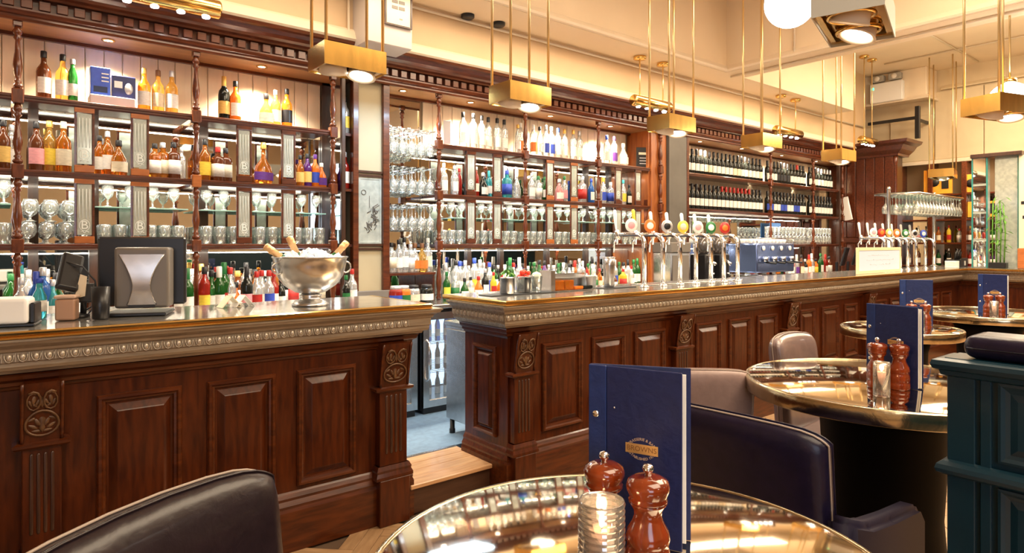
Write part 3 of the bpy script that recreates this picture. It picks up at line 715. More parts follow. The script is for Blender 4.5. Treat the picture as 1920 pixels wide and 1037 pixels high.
shelfrow([(6, W, 'brown', 'gold', 'black', .98), (22, W, 'clear', 'white', 'silver', .9), (68, W, 'brown', 'pink', 'black', 1.0), (93, W, 'gold', 'yellow', 'gold', 1.05), (119, W, 'amber', 'cream', 'cream', 1.05),
          (187, W, 'amber', 'white', 'black', .85), (202, W, 'amber', 'white', 'silver', .95), (222, 'squat', 'amber', 'cream', 'black', .95), (290, 'square', 'amber', 'white', 'black', .9), (306, 'square', 'amber', 'cream', 'silver', .95), (326, 'square', 'brown', 'white', 'black', .98), (341, 'tall', 'clear', None, 'silver', .7),
          (385, W, 'amber', 'yellow', 'black', .98), (408, 'square', 'brown', 'white', 'red', .95), (424, 'square', 'brown', 'cream', 'black', .95), (493, 'flask', 'amber', 'purple', 'gold', 1.1), (562, W, 'amber', 'gold', 'black', .8), (575, W, 'purple', 'gold', 'black', .85),
          (590, W, 'orange', 'blue', 'purple', .85), (602, 'squat', 'orange', 'purple', 'white', .8)], 'middle whisky shelf', Z2, 'bottles on the middle shelf of the left unit')
shelfrow([(40, W, 'clear', 'cream', 'silver', .95), (68, 'wine', 'blue', 'white', 'blue', 1.0), (80, 'tall', 'blue', 'white', 'silver', 1.05), (98, W, 'teal', 'white', 'silver', .9), (110, W, 'green', 'white', 'black', .9), (335, W, 'brown', 'white', 'black', 1.0), (350, 'wine', 'green', 'white', 'green', 1.0),
          (383, 'tall', 'red', 'yellow', 'black', 1.0), (397, W, 'green', 'white', 'black', 1.0), (411, 'wine', 'green', 'white', 'white', 1.02), (421, 'wine', 'green', 'red', 'green', 1.1), (432, W, 'clear', 'white', 'red', 1.05), (442, 'squat', 'orange', 'white', 'black', .9), (462, 'wine', 'dark', 'pink', 'black', 1.0),
          (480, W, 'clear', 'red', 'red', .95), (491, W, 'clear', 'white', 'red', .97), (503, W, 'clear', 'blue', 'red', .97), (514, W, 'red', 'white', 'red', .95), (527, W, 'dark', 'white', 'black', .8), (660, W, 'clear', 'white', 'red', .95), (648, W, 'dark', 'green', 'green', .8)], 'left back counter', ZC, 'bottles on the left back counter', 4.22)
rr = []
u = 20
while u < 600:
    if not 140 < u < 345:
        g_, l_, c_ = R.choice([('clear', 'white', 'silver'), ('clear', 'cream', 'black'), ('brown', 'white', 'gold'), ('green', 'white', 'green'), ('clear', 'red', 'white'), ('amber', 'cream', 'black'), ('dark', 'white', 'silver')])
        rr.append((u, R.choice([W, 'tall', 'square']), g_, l_, c_, R.uniform(.95, 1.08)))
    u += 17
shelfrow(rr, 'left counter back row', ZC, 'back row bottles on the left back counter', 4.54)
V = 'tall'
shelfrow([(868, V, 'clear', 'white', 'black', 1.02), (886, V, 'clear', 'white', 'black', 1.02), (902, V, 'clear', 'white', 'black', 1.0), (917, V, 'clear', 'white', 'black', 1.0), (932, V, 'clear', 'white', 'black', 1.0), (947, V, 'clear', 'white', 'black', 1.0), (970, 'slim', 'clear', 'white', 'gold', 1.05),
          (978, V, 'clear', 'orange', 'white', .98), (1000, V, 'clear', 'orange', 'white', .98), (1012, 'slim', 'clear', 'white', 'black', 1.1), (1022, V, 'clear', 'blue', 'silver', 1.0), (1034, V, 'clear', 'blue', 'silver', 1.0), (1047, V, 'clear', 'white', 'blue', 1.0), (1060, V, 'clear', 'white', 'gold', 1.0), (1073, V, 'clear', 'white', 'gold', 1.0), (1086, V, 'clear', 'white', 'silver', 1.0),
          (1137, V, 'clear', 'white', 'blue', 1.0), (1151, V, 'clear', 'purple', 'purple', 1.0), (1170, 'squat', 'clear', 'white', 'white', 1.1)], 'top vodka shelf', Z1, 'bottles on the top shelf of the centre unit')
shelfrow([(833, W, 'clear', 'white', 'white', .95), (851, W, 'clear', 'white', 'silver', .9), (862, 'slim', 'red', None, 'red', .9), (892, 'slim', 'red', 'white', 'silver', 1.0), (905, 'squat', 'dark', 'white', 'silver', .95), (917, 'wine', 'teal', 'white', 'teal', .8), (950, 'square', 'teal', 'blue', 'blue', 1.05), (967, W, 'clear', None, 'silver', .8),
          (998, W, 'clear', 'white', 'silver', .9), (1011, 'square', 'clear', 'white', 'green', .95), (1020, W, 'green', 'white', 'green', .8), (1047, 'squat', 'pink', 'white', 'silver', .95), (1060, W, 'clear', 'pink', 'green', .9), (1093, 'square', 'clear', 'red', 'silver', 1.1), (1110, W, 'blue', 'white', 'blue', .9), (1131, W, 'clear', 'blue', 'yellow', .95),
          (1143, 'square', 'clear', 'blue', 'white', .95), (1168, W, 'clear', 'yellow', 'teal', .95), (1180, W, 'dark', 'white', 'black', .8), (1205, W, 'dark', 'white', 'white', .85)], 'middle gin shelf', Z2, 'bottles on the middle shelf of the centre unit')
pal = [('clear', 'white', 'red'), ('green', 'white', 'black'), ('red', 'white', 'black'), ('clear', 'cream', 'black'), ('amber', 'cream', 'red'), ('brown', 'white', 'gold'), ('dark', 'white', 'silver'), ('orange', 'white', 'red'), ('clear', 'pink', 'white'), ('yellow', 'red', 'red'), ('clear', 'blue', 'silver'), ('green', 'yellow', 'green'), ('purple', 'white', 'black'), ('clear', 'green', 'white')]
ks = [W, V, 'square', 'wine', W, 'slim']
rr = []
u = 834
i = 0
while u < 1205:
    g_, l_, c_ = pal[R.randrange(len(pal))]
    if u < 920: g_, l_, c_ = ('clear', R.choice(['white', 'blue', 'yellow', 'white']), R.choice(['black', 'silver', 'blue']))
    if 1185 < u < 1200: g_, l_, c_ = 'green', 'white', 'green'
    rr.append((u, ks[R.randrange(6)], g_, l_, c_, R.uniform(.9, 1.08))); u += R.choice([8.5, 9.5, 10.5]); i += 1
shelfrow(rr, 'central back counter', ZC, 'bottles on the centre back counter', 4.50)
rr = []
u = 838
while u < 1200:
    g_, l_, c_ = pal[R.randrange(len(pal))]
    rr.append((u, R.choice([W, 'square', 'squat']), g_, l_, c_, R.uniform(.72, .85))); u += R.choice([13, 15, 17])
shelfrow(rr, 'back counter front row', ZC, 'front row bottles on the centre back counter', 4.27)
# riser shelf under the hanging glasses: bottles above, jars below
P(UG, 'riser_shelf', MB().cbox(2.33, 2.745, YF + .0, YB, 1.175, 1.195, .003), SHELFWOOD)
for x in (2.33, 2.73): P(UG, 'riser_support', MB().box(x, x + .015, YF + .02, YB, ZC, 1.175), SHELFWOOD)
shelfrow([(735, 'square', 'clear', 'cream', 'black', .95), (748, W, 'clear', 'white', 'black', .9), (758, W, 'clear', 'white', 'black', .97), (769, 'square', 'clear', 'white', 'silver', .9), (779, 'squat', 'clear', 'orange', 'brown', 1.0), (791, 'squat', 'gold', 'orange', 'brown', 1.0), (804, W, 'clear', 'cream', 'white', .95)], 'riser under glasses', 1.195, 'bottles on the riser shelf', 4.47)
for i, (u, g_, l_) in enumerate(((742, 'red', 'blue'), (757, 'orange', 'green'), (775, 'clear', 'cream'), (800, 'dark', 'white'))):
    bottle('jar', g_, l_, 'silver' if i < 2 else 'black', at(u, 4.13), 4.13, ZC, f'{g_} glass jar on counter below hanging glasses, {ordn(i+1)} from left', 'jars on the counter by the fridge', .8)
# wine
n = 0
def wines(x0, x1, z, where, labs, dark='dark', y=4.50):
    k = 0; n_ = int((x1 - x0)/.088)
    for k in range(n_):
        x = x0 + (k + .5)*(x1 - x0)/n_
        l_, c_ = labs(k)
        bottle('wine', dark, l_, c_, x, y, z, f'wine bottle with {l_} label and {c_} cap, {ordn(k+1)} from left on {where}', 'wine bottles on the right unit', 1.0, .35)
wines(6.12, 7.88, Z1, 'top wine shelf', lambda k: ('white' if k % 7 < 5 else 'cream', 'black' if not 3 < k < 6 else 'white'))
wines(6.12, 7.88, Z2, 'middle wine shelf', lambda k: ('white', 'black' if k < 9 or k > 16 else 'red'))
wines(7.98, 9.05, Z1, 'second wine bay, upper', lambda k: ('black' if 2 < k < 7 else 'white', 'black' if k != 9 else 'red'))
wines(7.98, 9.05, Z2, 'second wine bay, lower', lambda k: ('blue' if k % 4 < 2 else 'white', 'black'))
wines(9.14, 9.88, Z1, 'last wine bay, upper', lambda k: ('white', 'silver' if k > 3 else 'black'))
wines(9.14, 9.88, Z2, 'last wine bay, lower', lambda k: ('white', 'black'))

# ------------------------------------------------------------------ glassware
tum = MB().lathe([(.030, 0), (.034, .11), (.030, .118), (0, .118)], 12).mesh('tumbler')      # upside down
small = MB().lathe([(.024, 0), (.030, .002), (.006, .01), (.005, .045), (.024, .062), (.034, .09), (.030, .13)], 10).mesh('stem_glass')
wineg = MB().lathe([(.033, .0), (.033, -.003), (.008, -.008), (.0042, -.02), (.0042, -.085), (.012, -.095), (.034, -.125), (.038, -.155), (.031, -.20)], 12).mesh('wine_glass')
brandy = MB().lathe([(.030, 0), (.032, .003), (.006, .012), (.006, .03), (.03, .045), (.045, .075), (.040, .115), (.032, .135)], 12).mesh('balloon_glass')
def put(mesh, name, x, y, z, label, group, m=CLEAR, s=1):
    o = bpy.data.objects.new(name, mesh); C.objects.link(o); setmat(o, m); o.location = (x, y, z); o.scale = (s, s, s)
    return tag(o, label, 'glass', group)
for x0, x1, lab, gr in ((.44, .92, 'clear tumbler upside down on lower shelf of whisky unit, first bay', 'tumblers on the left lower shelf, first bay'), (1.0, 1.85, 'clear tumbler upside down on lower shelf of whisky unit, second bay', 'tumblers on the left lower shelf, second bay'),
                  (2.82, 3.66, 'clear tumbler upside down on lower shelf of centre unit, left bay', 'tumblers on the centre lower shelf, left bay'), (3.73, 4.61, 'clear tumbler upside down on lower shelf of centre unit, middle bay', 'tumblers on the centre lower shelf, middle bay'), (4.69, 5.42, 'clear tumbler upside down on lower shelf of centre unit, right bay', 'tumblers on the centre lower shelf, right bay')):
    n = int((x1 - x0)/.078)
    for k in range(n):
        for q, y in enumerate((4.475, 4.56)):
            put(tum, 'tumbler', x0 + (k + .5)*(x1 - x0)/n, y, Z3 + .001, lab, gr)
    n = int((x1 - x0)/.098)
    for k in range(n):
        put(small, 'stem_glass', x0 + (k + .5)*(x1 - x0)/n, 4.53, 1.6455, lab.replace('tumbler upside down on lower shelf', 'stemmed glass on green glass shelf'), gr.replace('tumblers on the', 'stem glasses on the').replace('lower', 'glass'))
for k in range(4):
    for y in (4.47, 4.58):
        put(brandy, 'balloon_glass', .115 + k*.088, y, Z3 + .001, 'balloon glass on lower shelf beside second turned post of left unit', 'balloon glasses on the left lower shelf', s=.93)
        if k < 3: put(brandy, 'balloon_glass', .125 + k*.092, y, Z3 + .128, 'balloon glass stacked on top of others beside second turned post', 'balloon glasses stacked on the left', s=.93)
for k in range(5):
    put(tum, 'tumbler', -.33 + k*.085, 4.49, Z3 + .001, 'clear tumbler at far left end of lower shelf', 'tumblers at the far left'); put(small, 'stem_glass', -.33 + k*.085, 4.52, 1.6455, 'stemmed glass at far left end of green glass shelf', 'stem glasses at the far left')
for zt, tier in ((2.33, 'upper'), (2.03, 'middle'), (1.73, 'lower')):
    for k in range(5):
        x = 2.375 + k*.083
        P(UG, 'hanging_rail', MB().box(x - .036, x - .03, YF, YB - .02, zt - .004, zt + .006).box(x + .03, x + .036, YF, YB - .02, zt - .004, zt + .006), CHROME)
        for y in (4.43, 4.52, 4.61):
            put(wineg, 'wine_glass', x, y, zt - .004 + .003, f'wine glass hanging upside down from the {tier} rail of mirrored bay', f'wine glasses on the {tier} hanging rail', s=1.0)
for k in range(11):
    for z in (Z3 + .001, Z3 + .121):
        put(tum, 'tumbler', 8.02 + k*.1, 4.5, z, 'tumbler stacked below the second wine bay', 'tumblers below the wine')
for k in range(8):
    for z in (Z3 + .001, Z3 + .121, Z3 + .241):
        if z < 1.6: put(tum, 'tumbler', 9.17 + k*.09, 4.5, z, 'tumbler stacked below the last wine bay', 'tumblers below the last wine bay')
#PART2
# ------------------------------------------------------------------ things on the back bar shelves
def carton(name, mb, m, label, cat, loc, rz=0):
    return solo(name, mb, m, label, cat, loc, rz)
T = thing('gift_plinth', 'pale lilac display box under the two blue gift cartons', 'box', (at(209, 4.52), 4.52, Z1))
P(T, 'body', MB().cbox(-.115, .115, -.07, .07, 0, .065, .004), mat('lilac_card', (.62, .56, .58), .5))
px = at(209, 4.52)
T = thing('gift_carton', 'tall royal blue gift carton on lilac display box, left one', 'box', (px - .06, 4.52, Z1 + .065))
P(T, 'body', MB().cbox(-.05, .05, -.04, .04, 0, .17, .003), mat('royal_blue_card', (.02, .06, .42), .3, col2=(.04, .12, .62), scale=9))
P(T, 'printed_band', MB().box(-.035, .035, -.0415, -.040, .02, .055), mat('carton_dark', (.01, .02, .06), .4))
for k in range(3): P(T, 'lettering', MB().box(.005, .042, -.0415, -.040, .085 + k*.022, .092 + k*.022), PAPER)
T = thing('gift_carton', 'navy gift carton with silver print on lilac display box, right one', 'box', (px + .06, 4.52, Z1 + .065))
P(T, 'body', MB().cbox(-.062, .062, -.04, .04, 0, .135, .003), mat('navy_card', (.008, .015, .09), .3, col2=(.02, .03, .16), scale=9))
P(T, 'printed_mark', MB().lathe([(0, 0), (.022, 0), (.022, .002), (0, .002)], 14, mtx=Matrix.Translation((.025, -.0405, .06)) @ Matrix.Rotation(PI/2, 4, 'X') @ Matrix.Scale(1.6, 4, (0, 1, 0))), pm('silver'))
P(T, 'printed_mark', MB().box(-.05, -.008, -.0415, -.040, .06, .10), pm('silver'))
solo('card_sign', MB().cbox(-.035, .035, -.004, .004, 0, .22, .002), mat('grey_card', (.36, .34, .34), .6), 'plain grey card standing at left end of top vodka shelf', 'card', (at(838, 4.5), 4.5, Z1))
T = thing('small_sign', 'black framed notice with cream heading at right end of vodka shelf', 'sign', (at(1207, 4.47), 4.47, Z1), -.5)
P(T, 'board', MB().cbox(-.085, .085, -.006, .006, 0, .23, .003), BLACKP)
P(T, 'print', MB().box(-.06, .06, -.0075, -.006, .15, .175), pm('cream'))
for k in range(3): P(T, 'print', MB().box(-.05, .05, -.0075, -.006, .05 + k*.03, .058 + k*.03), pm('silver'))

# ------------------------------------------------------------------ on the left counter
ZB = 1.117
T = thing('till_screen', 'black point of sale terminal seen from behind on left counter', 'till', (at(262, 3.16), 3.16, ZB), -.36)
P(T, 'foot', MB().cbox(-.12, .12, -.10, .10, 0, .014, .004), BLACKP)
P(T, 'screen', MB().cbox(-.172, .172, .045, .085, .035, .335, .008), BLACKP)
bk = P(T, 'rear_housing', MB().rbox(-.085, .125, -.055, .05, .03, .29, .012, 2), GREYPL)
g = MB(); n = 10
vs = []; fs = []
for k in range(n + 1):
    t = k/n; z = .045 + .215*t; hw = .030 + .038*abs(2*t - .75)**1.6
    vs += [(.02 - hw, -.060 - .012*math.sin(PI*t), z), (.02 + hw, -.060 - .012*math.sin(PI*t), z)]
    if k: fs.append((2*k-2, 2*k-1, 2*k+1, 2*k))
g.add(vs, fs, True)
for sgn in (-1, 1):
    g.tube([(vs[2*k + (sgn > 0)][0], vs[2*k][1] + .004, vs[2*k][2]) for k in range(n + 1)], .004, 6)
P(bk, 'metal_arm', g, STEEL, label='curved brushed steel arm')
P(bk, 'cable_slot', MB().box(-.03, .07, -.058, -.053, .034, .05), BLACKR)
T = thing('card_terminal', 'black card reader on stand with cables left of the till', 'card reader', (at(140, 3.20), 3.20, ZB), -.3)
P(T, 'stand', MB().tube([(.03, 0, .012), (.03, .01, .09), (.0, .015, .16), (-.02, .0, .19)], .012), BLACKP)
P(T, 'foot', MB().lathe([(.055, 0), (.055, .010), (.03, .016), (0, .016)], 16), BLACKP)
P(T, 'body', MB().rbox(-.045, .035, -.09, .09, -.015, .018, .012, 2, Matrix.Translation((-.01, -.01, .185)) @ Matrix.Rotation(.9, 4, 'X') @ Matrix.Rotation(.5, 4, 'Y')), BLACKP)
P(T, 'keypad', MB().rbox(-.04, .03, -.04, .04, -.01, .01, .005, 2, Matrix.Translation((.045, -.02, .10)) @ Matrix.Rotation(1.2, 4, 'X')), BLACKR)
for q in range(3):
    P(T, 'cable', MB().tube([(-.06 + .01*q, .02, .15), (-.03, -.01, .215 + .008*q), (.03, -.01, .21), (.075, -.01, .15), (.085, 0, .06), (.07 - .03*q, .03, .006)], .0035, 6), BLACKR)
P(T, 'receipt', MB().add([(.01, -.05, .08), (.05, -.06, .09), (.055, -.05, .17), (.03, -.045, .18)], [(0, 1, 2, 3)]), pm('cream'))
T = thing('bar_caddy', 'small tan leather box by the card reader cables', 'box', (at(126, 3.10), 3.10, ZB), -.35)
P(T, 'body', MB().rbox(-.035, .035, -.03, .03, 0, .085, .008, 2), mat('tan_leather', (.42, .24, .15), .4))
P(T, 'lid', MB().rbox(-.038, .038, -.033, .033, .086, .10, .006, 2), mat('tan_leather_lid', (.55, .38, .28), .4))
T = thing('black_cup', 'tall black cup standing between card reader and till', 'cup', (at(189, 3.05), 3.05, ZB))
P(T, 'body', MB().lathe([(0, 0), (.027, 0), (.030, .004), (.034, .13), (.031, .13), (.027, .01), (0, .01)], 18), BLACKP)
T = thing('napkin_dispenser', 'glossy white napkin dispenser with black side at left end', 'dispenser', (at(18, 3.02), 3.02, ZB), -.22)
P(T, 'body', MB().rbox(-.13, .068, -.06, .06, .008, .105, .014, 3), WHITEP)
P(T, 'base', MB().cbox(-.132, .088, -.064, .064, 0, .010, .003), BLACKP)
P(T, 'end_plate', MB().cbox(.070, .086, -.05, .06, .010, .085, .004), BLACKP)
T = thing('bottle_blue_soft', 'small blue capped bottle beside the white napkin dispenser', 'bottle', (at(74, 3.22), 3.22, ZB))
P(T, 'body', MB().lathe([(0, 0), (.022, 0), (.025, .004), (.025, .09), (.012, .12), (.011, .145), (0, .145)], 14), BODY['teal'])
P(T, 'cap', MB().lathe([(.013, .145), (.013, .165), (0, .165)], 12), pm('blue'))
P(T, 'wrapper', MB().lathe([(.0256, .03), (.0256, .075)], 14), pm('white', 'label'))
# tent cards lying along the back of the counter
for u, c, q in ((430, 'cream', 'first'), (455, 'white', 'second')):
    solo('tent_card', MB().prism([(-.05, 0), (0, .055), (.05, 0), (.045, 0), (0, .05), (-.045, 0)], -.03, .03), pm(c), f'small {c} folded price card behind the counter edge, {q} of the pair', 'card', (at(u, 3.25), 3.25, ZB), .2)
# champagne bowl
bx, by = at(582, 3.10), 3.10
T = thing('champagne_bowl', 'large silver footed champagne bowl on the left counter', 'bowl', (bx, by, ZB))
P(T, 'bowl', MB().lathe([(.03, .055), (.075, .066), (.125, .10), (.158, .145), (.172, .195), (.177, .232), (.184, .238), (.182, .243), (.172, .240), (.166, .200), (.150, .148), (.115, .105), (.07, .075), (0, .068)], 40), STEEL)
P(T, 'foot', MB().lathe([(0, 0), (.088, 0), (.090, .008), (.080, .014), (.074, .024), (.056, .030), (.050, .042), (.056, .050), (.040, .058), (0, .06)], 32), STEEL)
for sg in (-1, 1):
    P(T, 'ring_handle', MB().tube([(.0, -.004, -.0)] + [(sg*(.030*math.sin(t)), -.004, -.028 + .028*math.cos(t)) for t in [PI*2*k/12 for k in range(1, 12)]], .004, 6, closed=True), STEEL, (sg*.170, -.03, .215))
mb = MB()
for q in range(110):
    rr_ = .150*math.sqrt(R.random()); t = R.random()*2*PI
    M = Matrix.Translation((rr_*math.cos(t), rr_*math.sin(t), .222 + .045*(1 - rr_/.17) + R.uniform(-.006, .008))) @ Matrix.Rotation(R.random()*3, 4, (R.random(), R.random(), .3)) 
    s_ = R.uniform(.010, .017)
    mb.cbox(-s_, s_, -s_, s_, -s_*.8, s_*.8, .003, M)
ic = solo('ice', mb, ICE, 'crushed ice heaped in the silver champagne bowl', 'ice', (bx, by, ZB)); ic['kind'] = 'stuff'
for k, (dx, dy, ang, ax, where) in enumerate(((-.110, .0, -.95, 'y', 'leaning left'), (-.03, .06, -.42, 'y', 'rising at centre'), (.115, .03, .75, 'y', 'leaning right'))):
    T = thing('champagne_bottle', f'gold foiled champagne bottle neck in ice, {where}', 'bottle', (bx + dx, by + dy, ZB + .215))
    T.rotation_euler = (0, ang, 0)
    P(T, 'neck', MB().lathe([(0, -.04), (.034, -.04), (.028, .01), (.017, .05), (.0150, .075)], 14), BODY['green'])
    P(T, 'foil', MB().lathe([(.0175, .045), (.0160, .09), (.0185, .093), (.0185, .105), (.0170, .108), (.0185, .118), (.017, .135), (0, .14)], 14), mat('peach_foil', (.80, .50, .24), .35, metal=.35))
# ------------------------------------------------------------------ on the right counter
def cup(name, label, x, y, r0, r1, h, m, cat='cup'):
    T = thing(name, label, cat, (x, y, ZB + .006))
    P(T, 'body', MB().lathe([(0, 0), (r0, 0), (r0 + .002, .003), (r1, h), (r1 + .002, h), (r1 + .001, h + .003), (r1 - .002, h), (r0 - .002, .006), (0, .006)], 22), m)
    return T
solo('bar_tray', MB().cbox(-.30, .22, -.055, .08, 0, .0055, .002), BLACKR, 'black rubber bar mat under the garnish tins', 'mat', (at(985, 3.0) , 3.0, 1.1155))
X0 = at(951, 2.99)
cup('garnish_tin', 'steel tin of green herbs at left end of black bar mat', X0, 2.99, .042, .046, .095, STEEL, 'tin')
herb = MB()
for q in range(70):
    t = R.random()*2*PI; p_ = R.random()*1.3; rr_ = .042
    M = Matrix.Translation((rr_*math.cos(t)*math.sin(p_)*1.15, rr_*math.sin(t)*math.sin(p_), .10 + .045*math.cos(p_))) @ Matrix.Rotation(t, 4, 'Z') @ Matrix.Rotation(p_ + R.uniform(-.6, .6), 4, 'Y')
    s_ = R.uniform(.010, .016)
    herb.add([(-s_, 0, 0), (0, -s_*.55, .004), (s_, 0, 0), (0, s_*.55, .004)], [(0, 1, 2), (0, 2, 3)], True, M)
hb = solo('herb_bunch', herb, LEAF, 'bunch of green mint leaves in the left steel tin', 'herbs', (X0, 2.99, ZB)); hb['kind'] = 'stuff'
X1 = at(975, 3.02)
cup('garnish_glass', 'glass tumbler of red tomatoes beside the herb tin', X1 + .02, 3.02, .036, .042, .095, CLEAR, 'glass')
for k, (dx, dy, dz) in enumerate(((-.022, 0, .095), (.020, -.012, .095), (.0, .02, .10), (-.012, -.012, .122), (.018, .01, .125), (.045, .0, .118))):
    T = thing('tomato', 'small red tomato heaped in the garnish glass', 'tomato', (X1 + .02 + dx, 3.02 + dy, ZB + dz + .006), 0, 'tomatoes in the garnish glass')
    P(T, 'fruit', MB().lathe([(0, -.017), (.012, -.013), (.018, 0), (.013, .012), (.003, .015), (0, .014)], 12), RED)
    P(T, 'stalk', MB().tube([(0, 0, .013), (.003, 0, .022)], .0015, 5), LEAF)
cup('jigger_cup', 'narrow steel mixing cup in middle of black bar mat', at(986, 3.0), 3.0, .026, .032, .095, STEEL)
cup('bar_glass', 'glass with straw coloured top, right end of black bar mat', at(1006, 2.99), 2.99, .028, .038, .10, CLEAR, 'glass')
T = thing('lime_half', 'yellow fruit sitting in the straw coloured glass', 'fruit', (at(1006, 2.99), 2.99, ZB + .105))
P(T, 'fruit', MB().lathe([(0, -.02), (.022, -.014), (.034, 0), (.024, .018), (.004, .027), (0, .027)], 14), pm('cream'))
P(T, 'tip', MB().lathe([(.004, .026), (.0, .032)], 6), pm('yellow'))
T = thing('garnish_box', 'steel condiment box with amber liquid bottles, right of tins', 'box', (at(1066, 3.02), 3.02, ZB))
P(T, 'tray', MB().box(-.20, .20, -.055, .055, 0, .006).box(-.20, .20, .050, .055, .006, .11), STEEL)
P(T, 'end_plate', MB().box(-.205, -.17, -.055, .055, 0, .135), STEEL)
P(T, 'end_plate', MB().box(.197, .202, -.055, .055, 0, .085), thin_glass('acrylic', (.9, .93, .92), .8))
P(T, 'lid', MB().cbox(-.168, .20, -.058, .058, .085, .091, .002), thin_glass('acrylic', (.9, .93, .92), .8))
for k, c in enumerate(('amber', 'amber', 'orange', 'dark')): P(T, 'jar_insert', MB().cbox(-.16 + k*.088, -.078 + k*.088, -.045, .045, .007, .07 if k < 2 else .028, .006), BODY[c])
T = cup('straw_cup', 'cream tapered cup of coloured stirrers right of condiment box', at(1108, 3.02), 3.02, .024, .036, .085, CUPWHITE)
for k in range(5):
    P(T, 'stirrer', MB().tube([(.01*math.cos(k), .01*math.sin(k), .05), (.030*math.cos(k*1.3), .030*math.sin(k*1.3), .12 + .01*k)], .0035, 5), pm(['orange', 'orange', 'red', 'green', 'white'][k]))
T = thing('cocktail_shaker', 'tall brushed steel cocktail shaker on dark tray', 'shaker', (at(1142, 3.02), 3.02, ZB + .006))
P(T, 'body', MB().lathe([(0, 0), (.034, 0), (.036, .004), (.042, .15), (.0425, .205), (.038, .207), (0, .20)], 26), STEEL)
P(T, 'rim', MB().lathe([(.0428, .196), (.0445, .198), (.0445, .207), (.0428, .209)], 24), CHROME)
solo('shaker_tray', MB().cbox(-.09, .22, -.06, .06, 0, .0055, .002), BLACKR, 'small dark tray under the tall cocktail shaker', 'tray', (at(1142, 3.02), 3.02, 1.1155))

badge_cols = ['white', 'orange', 'silver', 'yellow', 'white', 'green', 'red']
def tap(T, x, y, badge, hh=.16, col=CUPWHITE):
    t_ = P(T, 'tap_column', MB().lathe([(.034, 0), (.034, .006), (.022, .012), (.0175, .02), (.0165, .02)], 18), CHROME, (x, y, ZB))
    pts = [(0, 0, .015), (0, 0, .30)] + [(0, .075 - .075*math.cos(a), .30 + .075*math.sin(a)) for a in [PI/2*k/7 for k in range(1, 8)]] + [(0, .22, .375), (0, .25, .372)]
    P(t_, 'pipe', MB().tube(pts, .0165, 14), CHROME)
    P(t_, 'tap_body', MB().lathe([(0, -.05), (.008, -.05), (.009, -.01), (.018, 0), (.018, .05), (.010, .06), (0, .06)], 12, mtx=Matrix.Translation((0, .255, .35))), CHROME)
    P(t_, 'spout', MB().tube([(0, .262, .34), (0, .285, .31), (0, .288, .24)], .007, 8), CHROME)
    P(t_, 'handle', MB().lathe([(.006, 0), (.0075, .02), (.012, hh*.5), (.0145, hh*.92), (.008, hh), (0, hh)], 12, mtx=Matrix.Translation((0, .262, .40)) @ Matrix.Rotation(-.12, 4, 'X')), col)
    M = Matrix.Translation((0, .06, .445)) @ Matrix.Rotation(.9, 4, 'Z') @ Matrix.Rotation(PI/2, 4, 'X')
    M = Matrix.Translation((0, .12, .440)) @ Matrix.Rotation(-.62, 4, 'Z') @ Matrix.Rotation(PI/2, 4, 'X')
    P(t_, 'badge', MB().lathe([(0, -.008), (.040, -.008), (.043, -.004), (.043, .004), (.038, .010), (0, .011)], 24, mtx=M @ Matrix.Scale(1.15, 4, (0, 1, 0))), pm(badge))
    P(t_, 'badge_face', MB().lathe([(0, .0105), (.026, .0112), (.024, .013), (0, .013)], 20, mtx=M), pm({'white': 'pink', 'orange': 'white', 'silver': 'black', 'yellow': 'cream', 'green': 'white', 'red': 'orange', 'blue': 'white', 'gold': 'white'}[badge]))
    P(t_, 'badge_stem', MB().tube([(0, .12, .375), (0, .12, .41)], .006, 8), CHROME)
for i, u in enumerate((1208, 1243, 1275, 1305, 1333, 1357, 1383)):
    x = at(u, 2.92)
    T = thing('beer_tap', f'chrome swan neck beer tap with {badge_cols[i]} badge, {ordn(i+1)} from left in near row', 'beer tap', (0, 0, 0))
    T.location = (x, 2.92, 0)
    tap(T, 0, 0, badge_cols[i], .16 if i not in (1,) else .17, pm('yellow') if i == 1 else CUPWHITE)
solo('drip_tray', MB().cbox(-.62, .62, -.06, .12, 0, .006, .002), STEEL, 'long steel drip tray behind near row of beer taps', 'tray', (at(1300, 3.06), 3.06, 1.1155))
far = ['white', 'red', 'gold', 'orange', 'green', 'silver', 'blue']
for i, u in enumerate((1659, 1674, 1688, 1702, 1718, 1735, 1751)):
    T = thing('beer_tap', f'chrome swan neck beer tap with {far[i]} badge, {ordn(i+1)} from left in far row', 'beer tap', (at(u, 2.95), 2.95, 0))
    tap(T, 0, 0, far[i])
# white framed board
T = thing('notice_board', 'white board in pale wood frame standing on far bar top', 'sign', (at(1651, 2.80), 2.80, ZB))
P(T, 'frame', MB().loops(1.10, .27, [(0, -.02), (0, 0), (.03, 0), (.032, -.006)], close=False), mat('pale_frame', (.80, .66, .42), .4), (-.55, 0, 0))
P(T, 'board', MB().box(-.52, .52, .004, .012, .03, .24), mat('whiteboard', (.56, .68, .86), .3))
g = MB()
for row, (a_, b_) in enumerate(((-.30, .25), (-.33, .33), (-.25, .27))):
    x = a_
    while x < b_:
        l_ = R.uniform(.012, .03); z = .185 - row*.048
        g.tube([(x, .0035, z), (x + l_*.4, .0035, z + R.uniform(-.008, .012)), (x + l_, .0035, z)], .0016, 4); x += l_ + R.choice([.006, .02])
P(T, 'handwriting', g, mat('grey_marker', (.50, .53, .58), .5))
